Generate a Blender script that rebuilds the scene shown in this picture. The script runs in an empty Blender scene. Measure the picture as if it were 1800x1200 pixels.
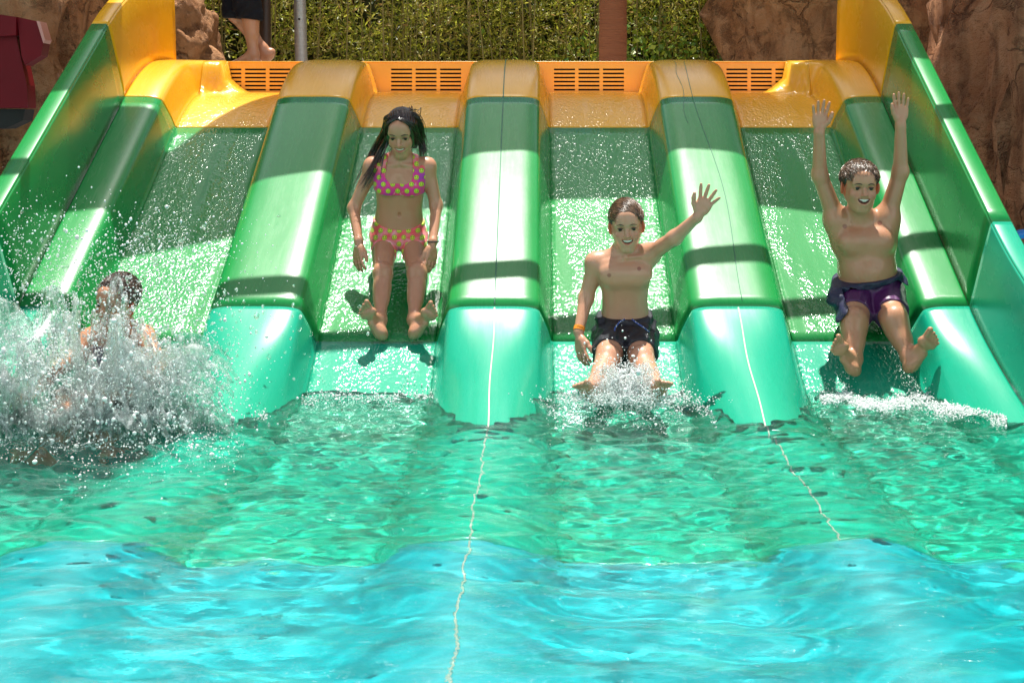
import bpy, math, random
import numpy as np
from mathutils import Vector, Matrix, noise as mnoise

random.seed(7)
RNG = np.random.default_rng(11)
S = bpy.context.scene
COL = S.collection
R_ = math.radians

# ------------------------------------------------------------------ camera
CX, CH = 0.18, 1.02
cam_d = bpy.data.cameras.new("camera")
cam = bpy.data.objects.new("camera", cam_d)
COL.objects.link(cam)
cam.location = (CX, 0, CH)
cam.rotation_euler = (R_(90), 0, 0)
cam_d.lens = 50
cam_d.sensor_width = 36
cam_d.shift_x = -45 / 1800
cam_d.shift_y = -360 / 1800
cam_d.clip_start = 0.05
cam_d.clip_end = 500
S.camera = cam

# ------------------------------------------------------------------ light
SUN_EL, SUN_X = 78.0, 0.0
wd = bpy.data.worlds.new("World")
S.world = wd
wd.use_nodes = True
wn = wd.node_tree
bg = wn.nodes["Background"]
sky = wn.nodes.new("ShaderNodeTexSky")
sky.sky_type = 'NISHITA'
sky.sun_disc = False
sky.sun_elevation = R_(SUN_EL)
sky.sun_rotation = 0.0
sky.dust_density = 2.0
wn.links.new(sky.outputs[0], bg.inputs[0])
bg.inputs[1].default_value = 0.05
_tc = wn.nodes.new('ShaderNodeTexCoord'); _n = wn.nodes.new('ShaderNodeTexNoise')
_mp = wn.nodes.new('ShaderNodeMapping'); _mp.inputs['Scale'].default_value = (1, 1, 2.4)
wn.links.new(_tc.outputs['Generated'], _mp.inputs[0]); wn.links.new(_mp.outputs[0], _n.inputs['Vector'])
_n.inputs['Scale'].default_value = 2.6; _n.inputs['Detail'].default_value = 7
_r = wn.nodes.new('ShaderNodeValToRGB'); wn.links.new(_n.outputs[0], _r.inputs[0])
_r.color_ramp.elements[0].position = .53; _r.color_ramp.elements[1].position = .62
# unseen cloud added for white reflections on the water, denser towards the horizon
_sp = wn.nodes.new('ShaderNodeSeparateXYZ'); wn.links.new(_tc.outputs['Generated'], _sp.inputs[0])
_mr = wn.nodes.new('ShaderNodeMapRange'); wn.links.new(_sp.outputs[2], _mr.inputs[0])
_mr.inputs[1].default_value = .25; _mr.inputs[2].default_value = .85; _mr.inputs[3].default_value = .10; _mr.inputs[4].default_value = -.05
_ad = wn.nodes.new('ShaderNodeMath'); _ad.operation = 'ADD'
wn.links.new(_n.outputs[0], _ad.inputs[0]); wn.links.new(_mr.outputs[0], _ad.inputs[1]); wn.links.new(_ad.outputs[0], _r.inputs[0])
_m = wn.nodes.new('ShaderNodeMix'); _m.data_type = 'RGBA'
wn.links.new(_r.outputs[0], _m.inputs[0]); wn.links.new(sky.outputs[0], _m.inputs[6])
_m.inputs[7].default_value = (18, 18, 18.3, 1)
wn.links.new(_m.outputs[2], bg.inputs[0])
sd = bpy.data.lights.new("sun", 'SUN')
sun = bpy.data.objects.new("sun", sd)
COL.objects.link(sun)
sd.energy = 5.0
sd.angle = R_(0.53)
sd.color = (1.0, 0.96, 0.88)
SV = Vector((SUN_X, math.cos(R_(SUN_EL)), math.sin(R_(SUN_EL)))).normalized()
sun.rotation_euler = SV.to_track_quat('Z', 'Y').to_euler()
sun.location = (0, 4, 12)
try:
    sd.cycles.is_caustics_light = True
except Exception:
    pass
S.view_settings.view_transform = 'Standard'
S.view_settings.look = 'None'
S.view_settings.gamma = 1
S.view_settings.use_curve_mapping = False
S.view_settings.exposure = 0.80
S.render.engine = 'CYCLES'
S.cycles.use_denoising = True
S.cycles.max_bounces = 12
S.cycles.transmission_bounces = 10
S.cycles.transparent_max_bounces = 12
S.cycles.diffuse_bounces = 4
S.cycles.glossy_bounces = 4
S.cycles.caustics_reflective = False
S.cycles.caustics_refractive = True
S.cycles.blur_glossy = 0.5
S.cycles.sample_clamp_indirect = 6.0

# ------------------------------------------------------------------ helpers
def tag(o, label=None, cat=None, group=None, kind=None):
    if label: o['label'] = label
    if cat: o['category'] = cat
    if group: o['group'] = group
    if kind: o['kind'] = kind
    return o

def empty(name, loc=(0, 0, 0)):
    o = bpy.data.objects.new(name, None)
    COL.objects.link(o)
    o.location = loc
    o.empty_display_size = 0.1
    return o

def link(name, me, mat=None, parent=None, smooth=True):
    if mat is not None:
        for m in (mat if isinstance(mat, (list, tuple)) else [mat]):
            me.materials.append(m)
    if smooth:
        me.polygons.foreach_set('use_smooth', [True] * len(me.polygons))
    me.update()
    o = bpy.data.objects.new(name, me)
    COL.objects.link(o)
    if parent is not None:
        o.parent = parent
        p = parent; off = Vector(p.location)
        while p.parent is not None:
            p = p.parent; off += Vector(p.location)
        o.location = -off
    return o

def mesh(name, v, f, mat=None, parent=None, smooth=True):
    me = bpy.data.meshes.new(name)
    v = np.asarray(v, dtype=np.float32)
    if isinstance(f, np.ndarray):
        n = f.shape[1]
        me.vertices.add(len(v)); me.vertices.foreach_set('co', v.ravel())
        me.loops.add(f.size); me.loops.foreach_set('vertex_index', f.astype(np.int32).ravel())
        me.polygons.add(len(f))
        me.polygons.foreach_set('loop_start', np.arange(len(f), dtype=np.int32) * n)
        me.polygons.foreach_set('loop_total', np.full(len(f), n, dtype=np.int32))
        me.update(calc_edges=True)
        me.validate()
    else:
        me.from_pydata(v.tolist(), [], f)
    return link(name, me, mat, parent, smooth)

def grid_faces(nu, nv):
    i = np.arange(nu - 1)[:, None] * nv + np.arange(nv - 1)[None, :]
    i = i.ravel()
    return np.stack([i, i + nv, i + nv + 1, i + 1], 1)

def grid(name, P, mat=None, parent=None, smooth=True, flip=False, thick=0):
    nu, nv = P.shape[:2]
    f = grid_faces(nu, nv)
    if flip: f = f[:, ::-1]
    o = mesh(name, P.reshape(-1, 3), f, mat, parent, smooth)
    if thick:
        m = o.modifiers.new('solid', 'SOLIDIFY'); m.thickness = abs(thick); m.offset = -1 if thick > 0 else 1
    return o

class MB:
    def __init__(s): s.v = []; s.f = []
    def box(s, c, d, rz=0, rx=0, ry=0):
        M = Matrix.Translation(c) @ Matrix.Rotation(rz, 4, 'Z') @ Matrix.Rotation(ry, 4, 'Y') @ Matrix.Rotation(rx, 4, 'X')
        b = len(s.v)
        for x in (-.5, .5):
            for y in (-.5, .5):
                for z in (-.5, .5):
                    s.v.append(tuple(M @ Vector((x * d[0], y * d[1], z * d[2]))))
        for q in ((0, 1, 3, 2), (4, 6, 7, 5), (0, 4, 5, 1), (2, 3, 7, 6), (0, 2, 6, 4), (1, 5, 7, 3)):
            s.f.append(tuple(b + k for k in q))
        return s
    def tube(s, pts, rad, n=10, cap=True):
        pts = [Vector(p) for p in pts]
        if not hasattr(rad, '__len__'): rad = [rad] * len(pts)
        b = len(s.v); up = None
        for i, p in enumerate(pts):
            t = (pts[min(i + 1, len(pts) - 1)] - pts[max(i - 1, 0)]).normalized()
            if up is None:
                up = t.orthogonal().normalized()
            up = (up - t * up.dot(t)).normalized()
            sd_ = t.cross(up)
            for k in range(n):
                a = 2 * math.pi * k / n
                s.v.append(tuple(p + (up * math.cos(a) + sd_ * math.sin(a)) * rad[i]))
        for i in range(len(pts) - 1):
            for k in range(n):
                k2 = (k + 1) % n
                s.f.append((b + i * n + k, b + i * n + k2, b + (i + 1) * n + k2, b + (i + 1) * n + k))
        if cap:
            s.f.append(tuple(b + k for k in range(n))[::-1])
            s.f.append(tuple(b + (len(pts) - 1) * n + k for k in range(n)))
        return s
    def build(s, name, mat=None, parent=None, smooth=True, bevel=0):
        o = mesh(name, s.v, s.f, mat, parent, smooth)
        if bevel:
            m = o.modifiers.new('bevel', 'BEVEL'); m.width = bevel; m.segments = 2; m.limit_method = 'ANGLE'
            m.harden_normals = True
        return o

# ---- material node helper
class NT:
    def __init__(s, name):
        s.m = bpy.data.materials.new(name); s.m.use_nodes = True
        s.t = s.m.node_tree; s.n = s.t.nodes; s.L = s.t.links
        s.p = s.n["Principled BSDF"]; s.out = s.n["Material Output"]
    def node(s, typ, **kw):
        n = s.n.new(typ)
        for k, v in kw.items(): setattr(n, k, v)
        return n
    def put(s, sock, v):
        if v is None: return
        if hasattr(v, 'is_linked') or hasattr(v, 'links'): s.L.new(v, sock)
        else: sock.default_value = v
    def math(s, op, a, b=None, c=None, clamp=False):
        n = s.node('ShaderNodeMath', operation=op); n.use_clamp = clamp
        s.put(n.inputs[0], a); s.put(n.inputs[1], b)
        if c is not None: s.put(n.inputs[2], c)
        return n.outputs[0]
    def coord(s, kind='Object'):
        return s.node('ShaderNodeTexCoord').outputs[kind]
    def map(s, vec, scale=(1, 1, 1), loc=(0, 0, 0), rot=(0, 0, 0)):
        n = s.node('ShaderNodeMapping'); s.put(n.inputs[0], vec)
        n.inputs['Scale'].default_value = scale; n.inputs['Location'].default_value = loc
        n.inputs['Rotation'].default_value = rot
        return n.outputs[0]
    def noise(s, vec, scale, detail=4, rough=.55, dist=0):
        n = s.node('ShaderNodeTexNoise'); s.put(n.inputs['Vector'], vec)
        n.inputs['Scale'].default_value = scale; n.inputs['Detail'].default_value = detail
        n.inputs['Roughness'].default_value = rough; n.inputs['Distortion'].default_value = dist
        return n.outputs[0]
    def voro(s, vec, scale, feature='F1', out=0, rnd=1.0):
        n = s.node('ShaderNodeTexVoronoi', feature=feature); s.put(n.inputs['Vector'], vec)
        n.inputs['Scale'].default_value = scale; n.inputs['Randomness'].default_value = rnd
        return n.outputs[out]
    def ramp(s, fac, stops, interp='LINEAR'):
        n = s.node('ShaderNodeValToRGB'); s.put(n.inputs[0], fac)
        cr = n.color_ramp; cr.interpolation = interp
        while len(cr.elements) < len(stops): cr.elements.new(.5)
        for e, (p, c) in zip(cr.elements, stops):
            e.position = p
            e.color = (c, c, c, 1) if not hasattr(c, '__len__') else (*c[:3], 1)
        return n.outputs[0]
    def mix(s, fac, a, b, mode='MIX'):
        n = s.node('ShaderNodeMix', data_type='RGBA', blend_type=mode)
        s.put(n.inputs[0], fac)
        for k, v in ((6, a), (7, b)):
            if hasattr(v, '__len__') and not hasattr(v, 'links'): v = (*v[:3], 1)
            s.put(n.inputs[k], v)
        return n.outputs[2]
    def bump(s, h, strength=.3, dist=.01, normal=None):
        n = s.node('ShaderNodeBump'); s.put(n.inputs['Height'], h)
        n.inputs['Strength'].default_value = strength; n.inputs['Distance'].default_value = dist
        if normal is not None: s.L.new(normal, n.inputs['Normal'])
        return n.outputs[0]
    def set(s, **kw):
        for k, v in kw.items():
            k = k.replace('_', ' ')
            if hasattr(v, '__len__') and not hasattr(v, 'links') and len(v) == 3 and s.p.inputs[k].type == 'RGBA': v = (*v, 1)
            s.put(s.p.inputs[k], v)
        return s

def simple(name, col, rough=.5, var=.15, scale=8, bump=.1, bscale=60, **kw):
    t = NT(name); c = t.coord()
    n = t.noise(c, scale, 5)
    base = t.mix(n, tuple(x * (1 - var) for x in col), tuple(min(1, x * (1 + var)) for x in col))
    t.set(Base_Color=base, Roughness=t.math('MULTIPLY_ADD', n, .15, rough - .07))
    if bump: t.set(Normal=t.bump(t.noise(c, bscale, 4), bump, .003))
    t.set(**kw)
    return t.m

def fibreglass(name, col, rough=.2, wet=False):
    t = NT(name); c = t.coord('Object')
    n = t.noise(t.map(c, (1.3, .5, .8)), 5, 5, .6)
    n2 = t.noise(c, 40, 3)
    fac = t.math('ADD', t.math('MULTIPLY', n, .8), t.math('MULTIPLY', n2, .2))
    lo = tuple(x * .86 for x in col); hi = tuple(min(1, x * 1.12 + .012) for x in col)
    base = t.mix(fac, lo, hi)
    scr = t.noise(t.map(c, (90, 2, 3)), 3, 3)
    t.set(Base_Color=base, IOR=1.5, Specular_IOR_Level=.12)
    if not wet:
        streak = t.ramp(t.noise(t.map(c, (14, 1.2, 2)), 3, 6, .65), [(.35, 0.0), (.75, 1.0)])
        t.set(Roughness=t.math('MULTIPLY_ADD', streak, .16, rough), Coat_Weight=1.0, Coat_Roughness=.25)
        t.set(Normal=t.bump(t.math('ADD', t.noise(c, 9, 3), t.math('MULTIPLY', scr, .05)), .12, .01))
    else:
        # running water film: dense little wavelets
        patch = t.ramp(t.noise(t.map(c, (3.2, .55, .55)), 1.7, 2), [(.33, .10), (.52, 1.0)])
        w = t.math('SUBTRACT', 1.0, t.voro(t.map(t.mix(.04, c, t.node('ShaderNodeTexNoise').outputs[1]), (1, .62, .62)), 95, 'SMOOTH_F1'))
        w2 = t.noise(t.map(c, (1, .62, .62)), 38, 3, .6)
        h = t.math('ADD', t.math('MULTIPLY', w, .6), w2)
        h = t.math('MULTIPLY', h, patch)
        t.set(Roughness=.55, Specular_IOR_Level=.15, Coat_Weight=1.0, Coat_Roughness=.09, Coat_IOR=1.5)
        bn = t.bump(h, 1.0, .0075)
        t.put(t.p.inputs['Coat Normal'], bn)
        t.set(Normal=t.bump(h, .25, .004))
    return t.m

G1 = (.002, .235, .045); G2 = (.0, .33, .195); OR = (.80, .40, .006); GE_LIT = (.0, .50, .33)
M = {}
M['green'] = fibreglass('green_fibreglass', G1)
M['green_wet'] = fibreglass('wet_green_fibreglass', G1, wet=True)
M['teal'] = fibreglass('teal_fibreglass', G2)
M['teal_wet'] = fibreglass('wet_teal_fibreglass', G2, wet=True)
M['emerald'] = fibreglass('emerald_lit_fibreglass', GE_LIT)  # runout colour brightened to make up for light missing under the water
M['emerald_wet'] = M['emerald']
M['orange'] = fibreglass('orange_fibreglass', OR)
M['orange_wet'] = fibreglass('wet_orange_fibreglass', OR, wet=True)
M['seam'] = simple('seam_sealant', (.06, .20, .13), .5, bump=0)
M['seam_pale'] = simple('pale_seam_sealant', (.62, .60, .50), .6, bump=0)
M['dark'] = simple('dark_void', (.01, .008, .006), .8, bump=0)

# ------------------------------------------------------------------ slide path
Y0, Z0, SL = 5.93, 0.166, 0.60        # lower seam, its height, slope
YT, ZT = 7.43, 0.166 + 0.6 * 1.5      # upper seam
YC = YT + 0.68                        # crest
ZC = ZT + .6 * .68 / 2
YF = 4.50                             # runout starts
HD = .185
def zf(Y):
    Y = np.asarray(Y, float)
    z = Z0 + SL * (Y - Y0)
    x = np.clip(Y0 - Y, 0, Y0 - YF)
    z = np.where(Y < Y0, Z0 - SL * x + SL * x * x / (2 * (Y0 - YF)), z)
    x2 = np.clip(Y - YT, 0, YC - YT)
    z = np.where(Y > YT, ZT + SL * x2 - SL * x2 * x2 / (2 * (YC - YT)), z)
    return z
def slope(Y):
    Y = np.asarray(Y, float)
    s = np.full_like(Y, SL)
    s = np.where(Y < Y0, SL * np.clip((Y - YF) / (Y0 - YF), 0, 1), s)
    s = np.where(Y > YT, SL * np.clip((YC - Y) / (YC - YT), 0, 1), s)
    return s
def pathpt(X, Y, n):
    s = slope(Y); k = 1 / np.sqrt(1 + s * s)
    X = np.asarray(X, float); n = np.asarray(n, float)
    X, Yb, n, s, k = np.broadcast_arrays(X, np.asarray(Y, float), n, s, k)
    return np.stack([X, Yb - s * k * n, zf(Yb) + k * n], -1)
DIV = [-1.95, -.98, 0.0, 1.0, 1.95]
XW = 1.95; YB = 8.25; RF = .35
PD = np.linspace(0, .30, 301)
_e = np.clip(1 - (PD / .232) ** 5.0, 0, 1) ** (1 / 3.4)
_e = np.minimum(_e, np.clip((.243 - PD) / .062, 0, 1))
_k = np.hanning(23); _k /= _k.sum()
PH = HD * np.convolve(np.concatenate([_e[11:0:-1], _e, np.zeros(11)]), _k, 'valid')
PH[PD > .249] = 0
def prof(d):
    return np.interp(np.abs(d), PD, PH)
_e2 = 1.07 * np.clip(1 - (PD / .236) ** 2.1, 0, 1) ** .72
PH2 = HD * np.convolve(np.concatenate([_e2[11:0:-1], _e2, np.zeros(11)]), _k, 'valid'); PH2[PD > .249] = 0
def prof2(d): return np.interp(np.abs(d), PD, PH2)
def hfun(X, Y):
    X, Y = np.broadcast_arrays(np.asarray(X, float), np.asarray(Y, float))
    h = np.zeros_like(X)
    wr = np.clip((Y0 - Y) / .55, 0, 1); wr = wr * wr * (3 - 2 * wr)
    for i, d in enumerate(DIV):
        if i in (0, 4): continue
        h = np.maximum(h, prof(X - d) * (1 - wr) + prof2(X - d) * wr)
    ax = np.abs(X); cx_, cy_ = XW - RF, YB - RF
    dx, dy = ax - cx_, Y - cy_
    inc = (dx > 0) & (dy > 0)
    dist = np.where(inc, RF - np.hypot(np.maximum(dx, 0), np.maximum(dy, 0)), XW - ax)
    hc = prof(np.clip(dist, 0, 9)) * (1 - wr) + prof2(np.clip(dist, 0, 9)) * wr
    hc = np.where(dist < 0, HD, hc)
    # along the back, fade the hump out into the wall
    db = YB - Y
    wb = np.clip((ax - (cx_ - .15)) / .3, 0, 1); wb = wb * wb * (3 - 2 * wb)
    hb = prof(np.clip(db, 0, 9)) * wb
    h = np.maximum(h, hc)
    h = np.where(~inc, np.maximum(h, np.where(dx <= 0, hb, 0)), h)
    return h

slide = empty('water_slide', (0, 5.2, 0))
tag(slide, 'wide green and orange four-lane fibreglass racing slide running down into the pool', 'water slide')
def cuts(a, b, n): return np.linspace(a, b, n)
lane_x = [(DIV[i] + .245, DIV[i + 1] - .245) for i in range(4)]
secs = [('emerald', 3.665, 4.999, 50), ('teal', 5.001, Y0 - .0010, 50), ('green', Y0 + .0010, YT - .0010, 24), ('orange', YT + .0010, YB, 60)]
for sec, ya, yb, ny in secs:
    Ys = cuts(ya, yb, ny)
    for (xa, xb) in lane_x:
        Xs = cuts(xa, xb, 22)
        P = pathpt(Xs[:, None], Ys[None, :], hfun(Xs[:, None], Ys[None, :]))
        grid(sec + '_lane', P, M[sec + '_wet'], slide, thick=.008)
    for i, d in enumerate(DIV):
        a = d - .245 if i else -XW
        b = d + .245 if i < 4 else XW
        Xs = cuts(a, b, 61 if 0 < i < 4 else 35)
        P = pathpt(Xs[:, None], Ys[None, :], hfun(Xs[:, None], Ys[None, :]))
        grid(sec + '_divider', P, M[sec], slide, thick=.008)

# outer walls and rims
def wall_curve(sgn, ya, yb, ny, corner=False):
    pts = [(sgn * XW, y, sgn, 0.0) for y in np.linspace(ya, yb, ny)]
    if corner:
        for a in np.linspace(0, R_(37), 10)[1:]:
            pts.append((sgn * (XW - RF + RF * math.cos(a)), YB - RF + RF * math.sin(a), sgn * math.cos(a), math.sin(a)))
    return np.array(pts)
for sgn in (-1, 1):
    for sec, ya, yb, ny in secs:
        c = wall_curve(sgn, ya, (YB - RF) if sec == 'orange' else yb, 40 if sec in ('teal', 'emerald') else 20, sec == 'orange')
        base = pathpt(c[:, 0], c[:, 1], 0)
        def off(pr):
            out = []
            for o_, n_ in pr:
                q = pathpt(c[:, 0] + c[:, 2] * o_, c[:, 1], n_) 
                q[:, 1] += c[:, 3] * o_
                out.append(q)
            return np.stack(out, 1)
        hh = .60
        grid('side_wall', off([(.0, .15), (.004, .25), (.012, .45), (.02, hh - .015), (.024, hh - .004)]), M[sec], slide, flip=(sgn > 0), thick=.006)
        grid('rim', off([(.024, hh - .004), (.027, hh + .002), (.032, hh + .004), (.065, hh + .004), (.100, hh + .004), (.105, hh + .001), (.107, hh - .006), (.108, hh - .05)]),
             M[sec], slide, flip=(sgn > 0), thick=.005)

# back wall with vent slots
bw = empty('back_wall_placeholder')
bpy.data.objects.remove(bw)
def back_wall():
    z0, z1 = ZC - .12, 1.447
    xs = sorted(set([-1.72, 1.72]))
    slots = []
    for gx in (-1.46, -.47, .475, 1.475):
        for c in range(3):
            xa = gx - .20 + c * .142
            slots.append((xa, xa + .122))
    zs = [ZC + .015 + k * .0235 for k in range(6)]
    hs = .0105
    cx = [-1.72]
    for a, b in slots: cx += [a, b]
    cx.append(1.72)
    cz = [z0]
    for z in zs: cz += [z, z + hs]
    cz.append(z1)
    slotset = {(1 + 2 * i, 1 + 2 * j) for i in range(len(slots)) for j in range(len(zs))}
    v = []; f = []
    n = len(cx); m = len(cz)
    for y in (YB - .002, YB + .012):
        for i in range(n):
            for j in range(m): v.append((cx[i], y, cz[j]))
    def id_(l, i, j): return l * n * m + i * m + j
    for i in range(n - 1):
        for j in range(m - 1):
            if (i, j) in slotset:
                for (a, b), (c, d) in (((i, j), (i + 1, j)), ((i + 1, j), (i + 1, j + 1)), ((i + 1, j + 1), (i, j + 1)), ((i, j + 1), (i, j))):
                    f.append((id_(0, a, b), id_(1, a, b), id_(1, c, d), id_(0, c, d)))
                continue
            f.append((id_(0, i, j), id_(0, i + 1, j), id_(0, i + 1, j + 1), id_(0, i, j + 1)))
            f.append((id_(1, i, j), id_(1, i, j + 1), id_(1, i + 1, j + 1), id_(1, i + 1, j)))
    o = mesh('back_wall', v, f, M['orange'], slide, smooth=False)
    MB().box((0, YB + .005, z1 + .004), (3.44, .03, .008)).build('wall_cap', M['orange'], o, bevel=.003)
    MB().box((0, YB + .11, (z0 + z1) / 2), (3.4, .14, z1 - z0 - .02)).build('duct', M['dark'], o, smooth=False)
    return o
back_wall()

# seams on the dividers
def seam(name, pts, r, mat):
    P = [Vector(pathpt(x, y, hfun(x, y) + .001).tolist()) for x, y in pts]
    MB().tube(P, r, 6).build(name, mat, slide)
seam('seam_strip', [(0.003, y) for y in np.linspace(Y0 + .01, YB - .05, 60)], .0026, M['seam'])
seam('seam_strip', [(0.003 + .003 * math.sin(y * 9), y) for y in np.linspace(3.67, Y0 - .01, 60)], .0032, M['seam_pale'])
seam('seam_strip', [(1.0 - .015 * (Y0 - y) + .003 * math.sin(y * 11), y) for y in np.linspace(3.67, Y0 - .01, 60)], .0032, M['seam_pale'])
_ys = np.linspace(1.4, 3.655, 40)
MB().tube([(.003 + .003 * math.sin(y * 9), y, float(zf(4.0)) + 1.07 * HD * (.35 + .65 * min(1, max(0, (y - 2.7) / .96))) + .002) for y in _ys], .0032, 6).build('seam_strip', M['seam_pale'], slide)
seam('crack', [(1.0 + .02 * math.sin(y * 4) + (7.4 - y) * .03, y) for y in np.linspace(5.96, 7.9, 40)], .0016, M['seam'])
seam('crack', [(.93 + .008 * math.sin(y * 17), y) for y in np.linspace(7.2, 7.9, 20)], .0012, M['seam'])

# ------------------------------------------------------------------ pool
t = NT('cyan_pool_floor'); c = t.coord()
n = t.noise(c, 3.5, 5); n2 = t.ramp(t.noise(c, 1.6, 6, .7), [(.62, 0.0), (.72, 1.0)])
b = t.mix(n, (.0, .42, .48), (.004, .49, .55))
b = t.mix(t.math('MULTIPLY', n2, .35), b, (.45, .40, .28))
t.set(Base_Color=b, Roughness=.5)
M['cyan'] = t.m
Xs = np.unique(np.concatenate([np.linspace(-9, -2.3, 20), np.linspace(-2.3, 2.3, 220), np.linspace(2.3, 9, 20)]))
Ys = np.linspace(-3.5, 3.6645, 60)
hh = hfun(np.clip(np.abs(Xs), 0, 1.95)[:, None] * np.sign(Xs)[:, None], np.full((1, len(Ys)), 4.0))
hh = np.where(np.abs(Xs)[:, None] > 1.96, HD * np.clip(1 - (np.abs(Xs)[:, None] - 1.96) / .3, 0, 1), hh)
_k = np.hanning(15); _k /= _k.sum()
_hs = np.convolve(np.pad(hh[:, 0], 7, mode='edge'), _k, 'valid')[:, None]
_w = np.clip((3.66 - Ys[None, :]) / .5, 0, 1); hh = hh * (1 - _w) + _hs * _w
P = np.stack(np.broadcast_arrays(Xs[:, None], Ys[None, :], float(zf(4.0)) + hh * (.35 + .65 * np.clip((Ys[None, :] - 2.7) / .96, 0, 1))), -1)
tag(grid('pool_floor', P, M['cyan']), kind='structure', label='cyan painted floor of the splash pool with low raised ridges')
# side pool beds next to the slide
for sgn in (-1, 1):
    Xa = np.linspace(2.06, 9, 12) * sgn; Ya = np.linspace(3.66, 6.4, 8)
    P = np.stack(np.broadcast_arrays(Xa[:, None], Ya[None, :], np.full((12, 8), -.27)), -1)
    o = grid('pool_floor', P, M['cyan'], flip=sgn < 0)
    tag(o, kind='structure')

# water surface
def axis(segs):
    out = []
    for a, b, st in segs: out.append(np.arange(a, b, st))
    out.append([segs[-1][1]])
    return np.concatenate(out)
Xs = axis([(-9, -3.4, .16), (-3.4, -2.5, .04), (-2.5, 2.6, .0125), (2.6, 3.5, .04), (3.5, 9, .16)])
Ys = axis([(-3.5, 1.6, .16), (1.6, 2.5, .03), (2.5, 5.72, .0105)])
XX, YY = np.meshgrid(Xs, Ys, indexing='ij')
def waves(XX, YY):
    rg = np.random.default_rng(5)
    wx = XX + .05 * np.sin(YY * 3.1 + 1) + .03 * np.sin(YY * 7.7 + XX * 4)
    wy = YY + .06 * np.sin(XX * 2.3) + .035 * np.sin(XX * 6.1 + YY * 3.3)
    z = np.zeros_like(XX)
    for k in range(120):
        lam = .042 * (10 ** (rg.random() * .88))
        th = rg.normal(math.pi / 2, .55)
        kk = 2 * math.pi / lam
        A = .0043 * lam ** .92
        if lam < .14: A *= np.clip((YY - 2.6) / 1.2, .4, 1.3)
        z = z + A * np.sin(kk * (wx * math.cos(th) + wy * math.sin(th)) + rg.random() * 6.28)
    # sharpen crests a little
    z = z + .5 * z * np.abs(z) / .02
    # calmer over the ridges further out
    amp = .46 + .30 * np.clip((YY - 3.6) / 1.8, 0, 1) ** 1.5
    return z * amp
ZW = waves(XX, YY)
# churn where the riders hit the water
def churn(x, y, r, a, seed):
    rg = np.random.default_rng(seed)
    d = np.hypot(XX - x, (YY - y) * .9)
    env = np.exp(-(d / r) ** 2)
    z = np.zeros_like(XX)
    for k in range(24):
        th = rg.random() * 6.28; lam = rg.uniform(.04, .16)
        z += np.sin(2 * math.pi / lam * (XX * math.cos(th) + YY * math.sin(th)) + rg.random() * 6) * lam
    z += .5 * np.cos(2 * math.pi * d / .13)* .12
    return a * env * z
ZW += churn(.55, 5.15, .22, .02, 1) + churn(-1.45, 5.0, .45, .06, 2) + churn(1.5, 5.45, .3, .015, 3)
edge = np.clip((5.72 - YY) / .1, 0, 1)
ZW = ZW * (.35 + .65 * edge)
t = NT('pool_water')
t.set(Base_Color=(.72, 1.0, .97), Roughness=0.0, IOR=1.333, Transmission_Weight=1.0)
c = t.coord()
t.set(Normal=t.bump(t.noise(t.map(c, (1, 1.3, 1)), 34, 3, .6), .20, .006))
chop = t.noise(t.map(c, (.55, 1.5, 1)), 24, 4, .62, .6)
gate = t.ramp(t.noise(t.map(c, (.6, 1, 1)), 2.2, 3), [(.40, .25), (.62, 1.0)])
t.set(Coat_Weight=.25, Coat_Roughness=.11, Coat_IOR=1.33)
t.put(t.p.inputs['Coat Normal'], t.bump(t.math('MULTIPLY', chop, gate), 1.0, .045))
M['water'] = t.m
water = grid('pool_water', np.stack([XX, YY, ZW], -1), M['water'])
tag(water, 'rippled clear pool water running from the slide foot towards the viewer', kind='structure')
try:
    water.cycles.is_caustics_caster = True
except Exception as e: print(e)
for o in list(COL.objects):
    if o.type == 'MESH' and (o.name.startswith(('teal_', 'emerald_', 'pool_floor', 'seam_strip'))):
        o.cycles.is_caustics_receiver = True
# ------------------------------------------------------------------ pixel helper (a pixel and a distance give a place)
def W(px, py, Y):
    return Vector((CX + (px - 945) / 2500 * Y, Y, CH - (py - 240) / 2500 * Y))

# ------------------------------------------------------------------ ground and deck
M['ground'] = simple('brown_earth', (.16, .11, .07), .9, .4, 3, .5, 25)
P = np.stack(np.broadcast_arrays(np.linspace(-60, 60, 12)[:, None], np.linspace(9.2, 90, 12)[None, :], np.full((12, 12), 1.15)), -1)
tag(grid('ground', P, M['ground']), kind='structure')
P = np.stack(np.broadcast_arrays(np.linspace(-60, 60, 12)[:, None], np.linspace(-60, -3.5, 12)[None, :], np.full((12, 12), .12)), -1)
M['paving'] = simple('pale_paving', (.42, .38, .32), .8, .15, 3, .3, 40)
tag(grid('pavement', P, M['paving']), kind='structure')
for sgn in (-1, 1):
    P = np.stack(np.broadcast_arrays(np.linspace(9, 60, 8)[:, None] * sgn, np.linspace(-3.5, 9.2, 8)[None, :], np.full((8, 8), .12)), -1)
    tag(grid('pavement', P, M['paving'], flip=sgn < 0), kind='structure')
M['deck'] = simple('deck_concrete', (.36, .31, .25), .7, .2, 4, .3, 50)
o = MB().box((0, 9.0, 1.19), (9, 1.44, .16)).build('deck', M['deck'], smooth=False)
tag(o, kind='structure')

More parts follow.
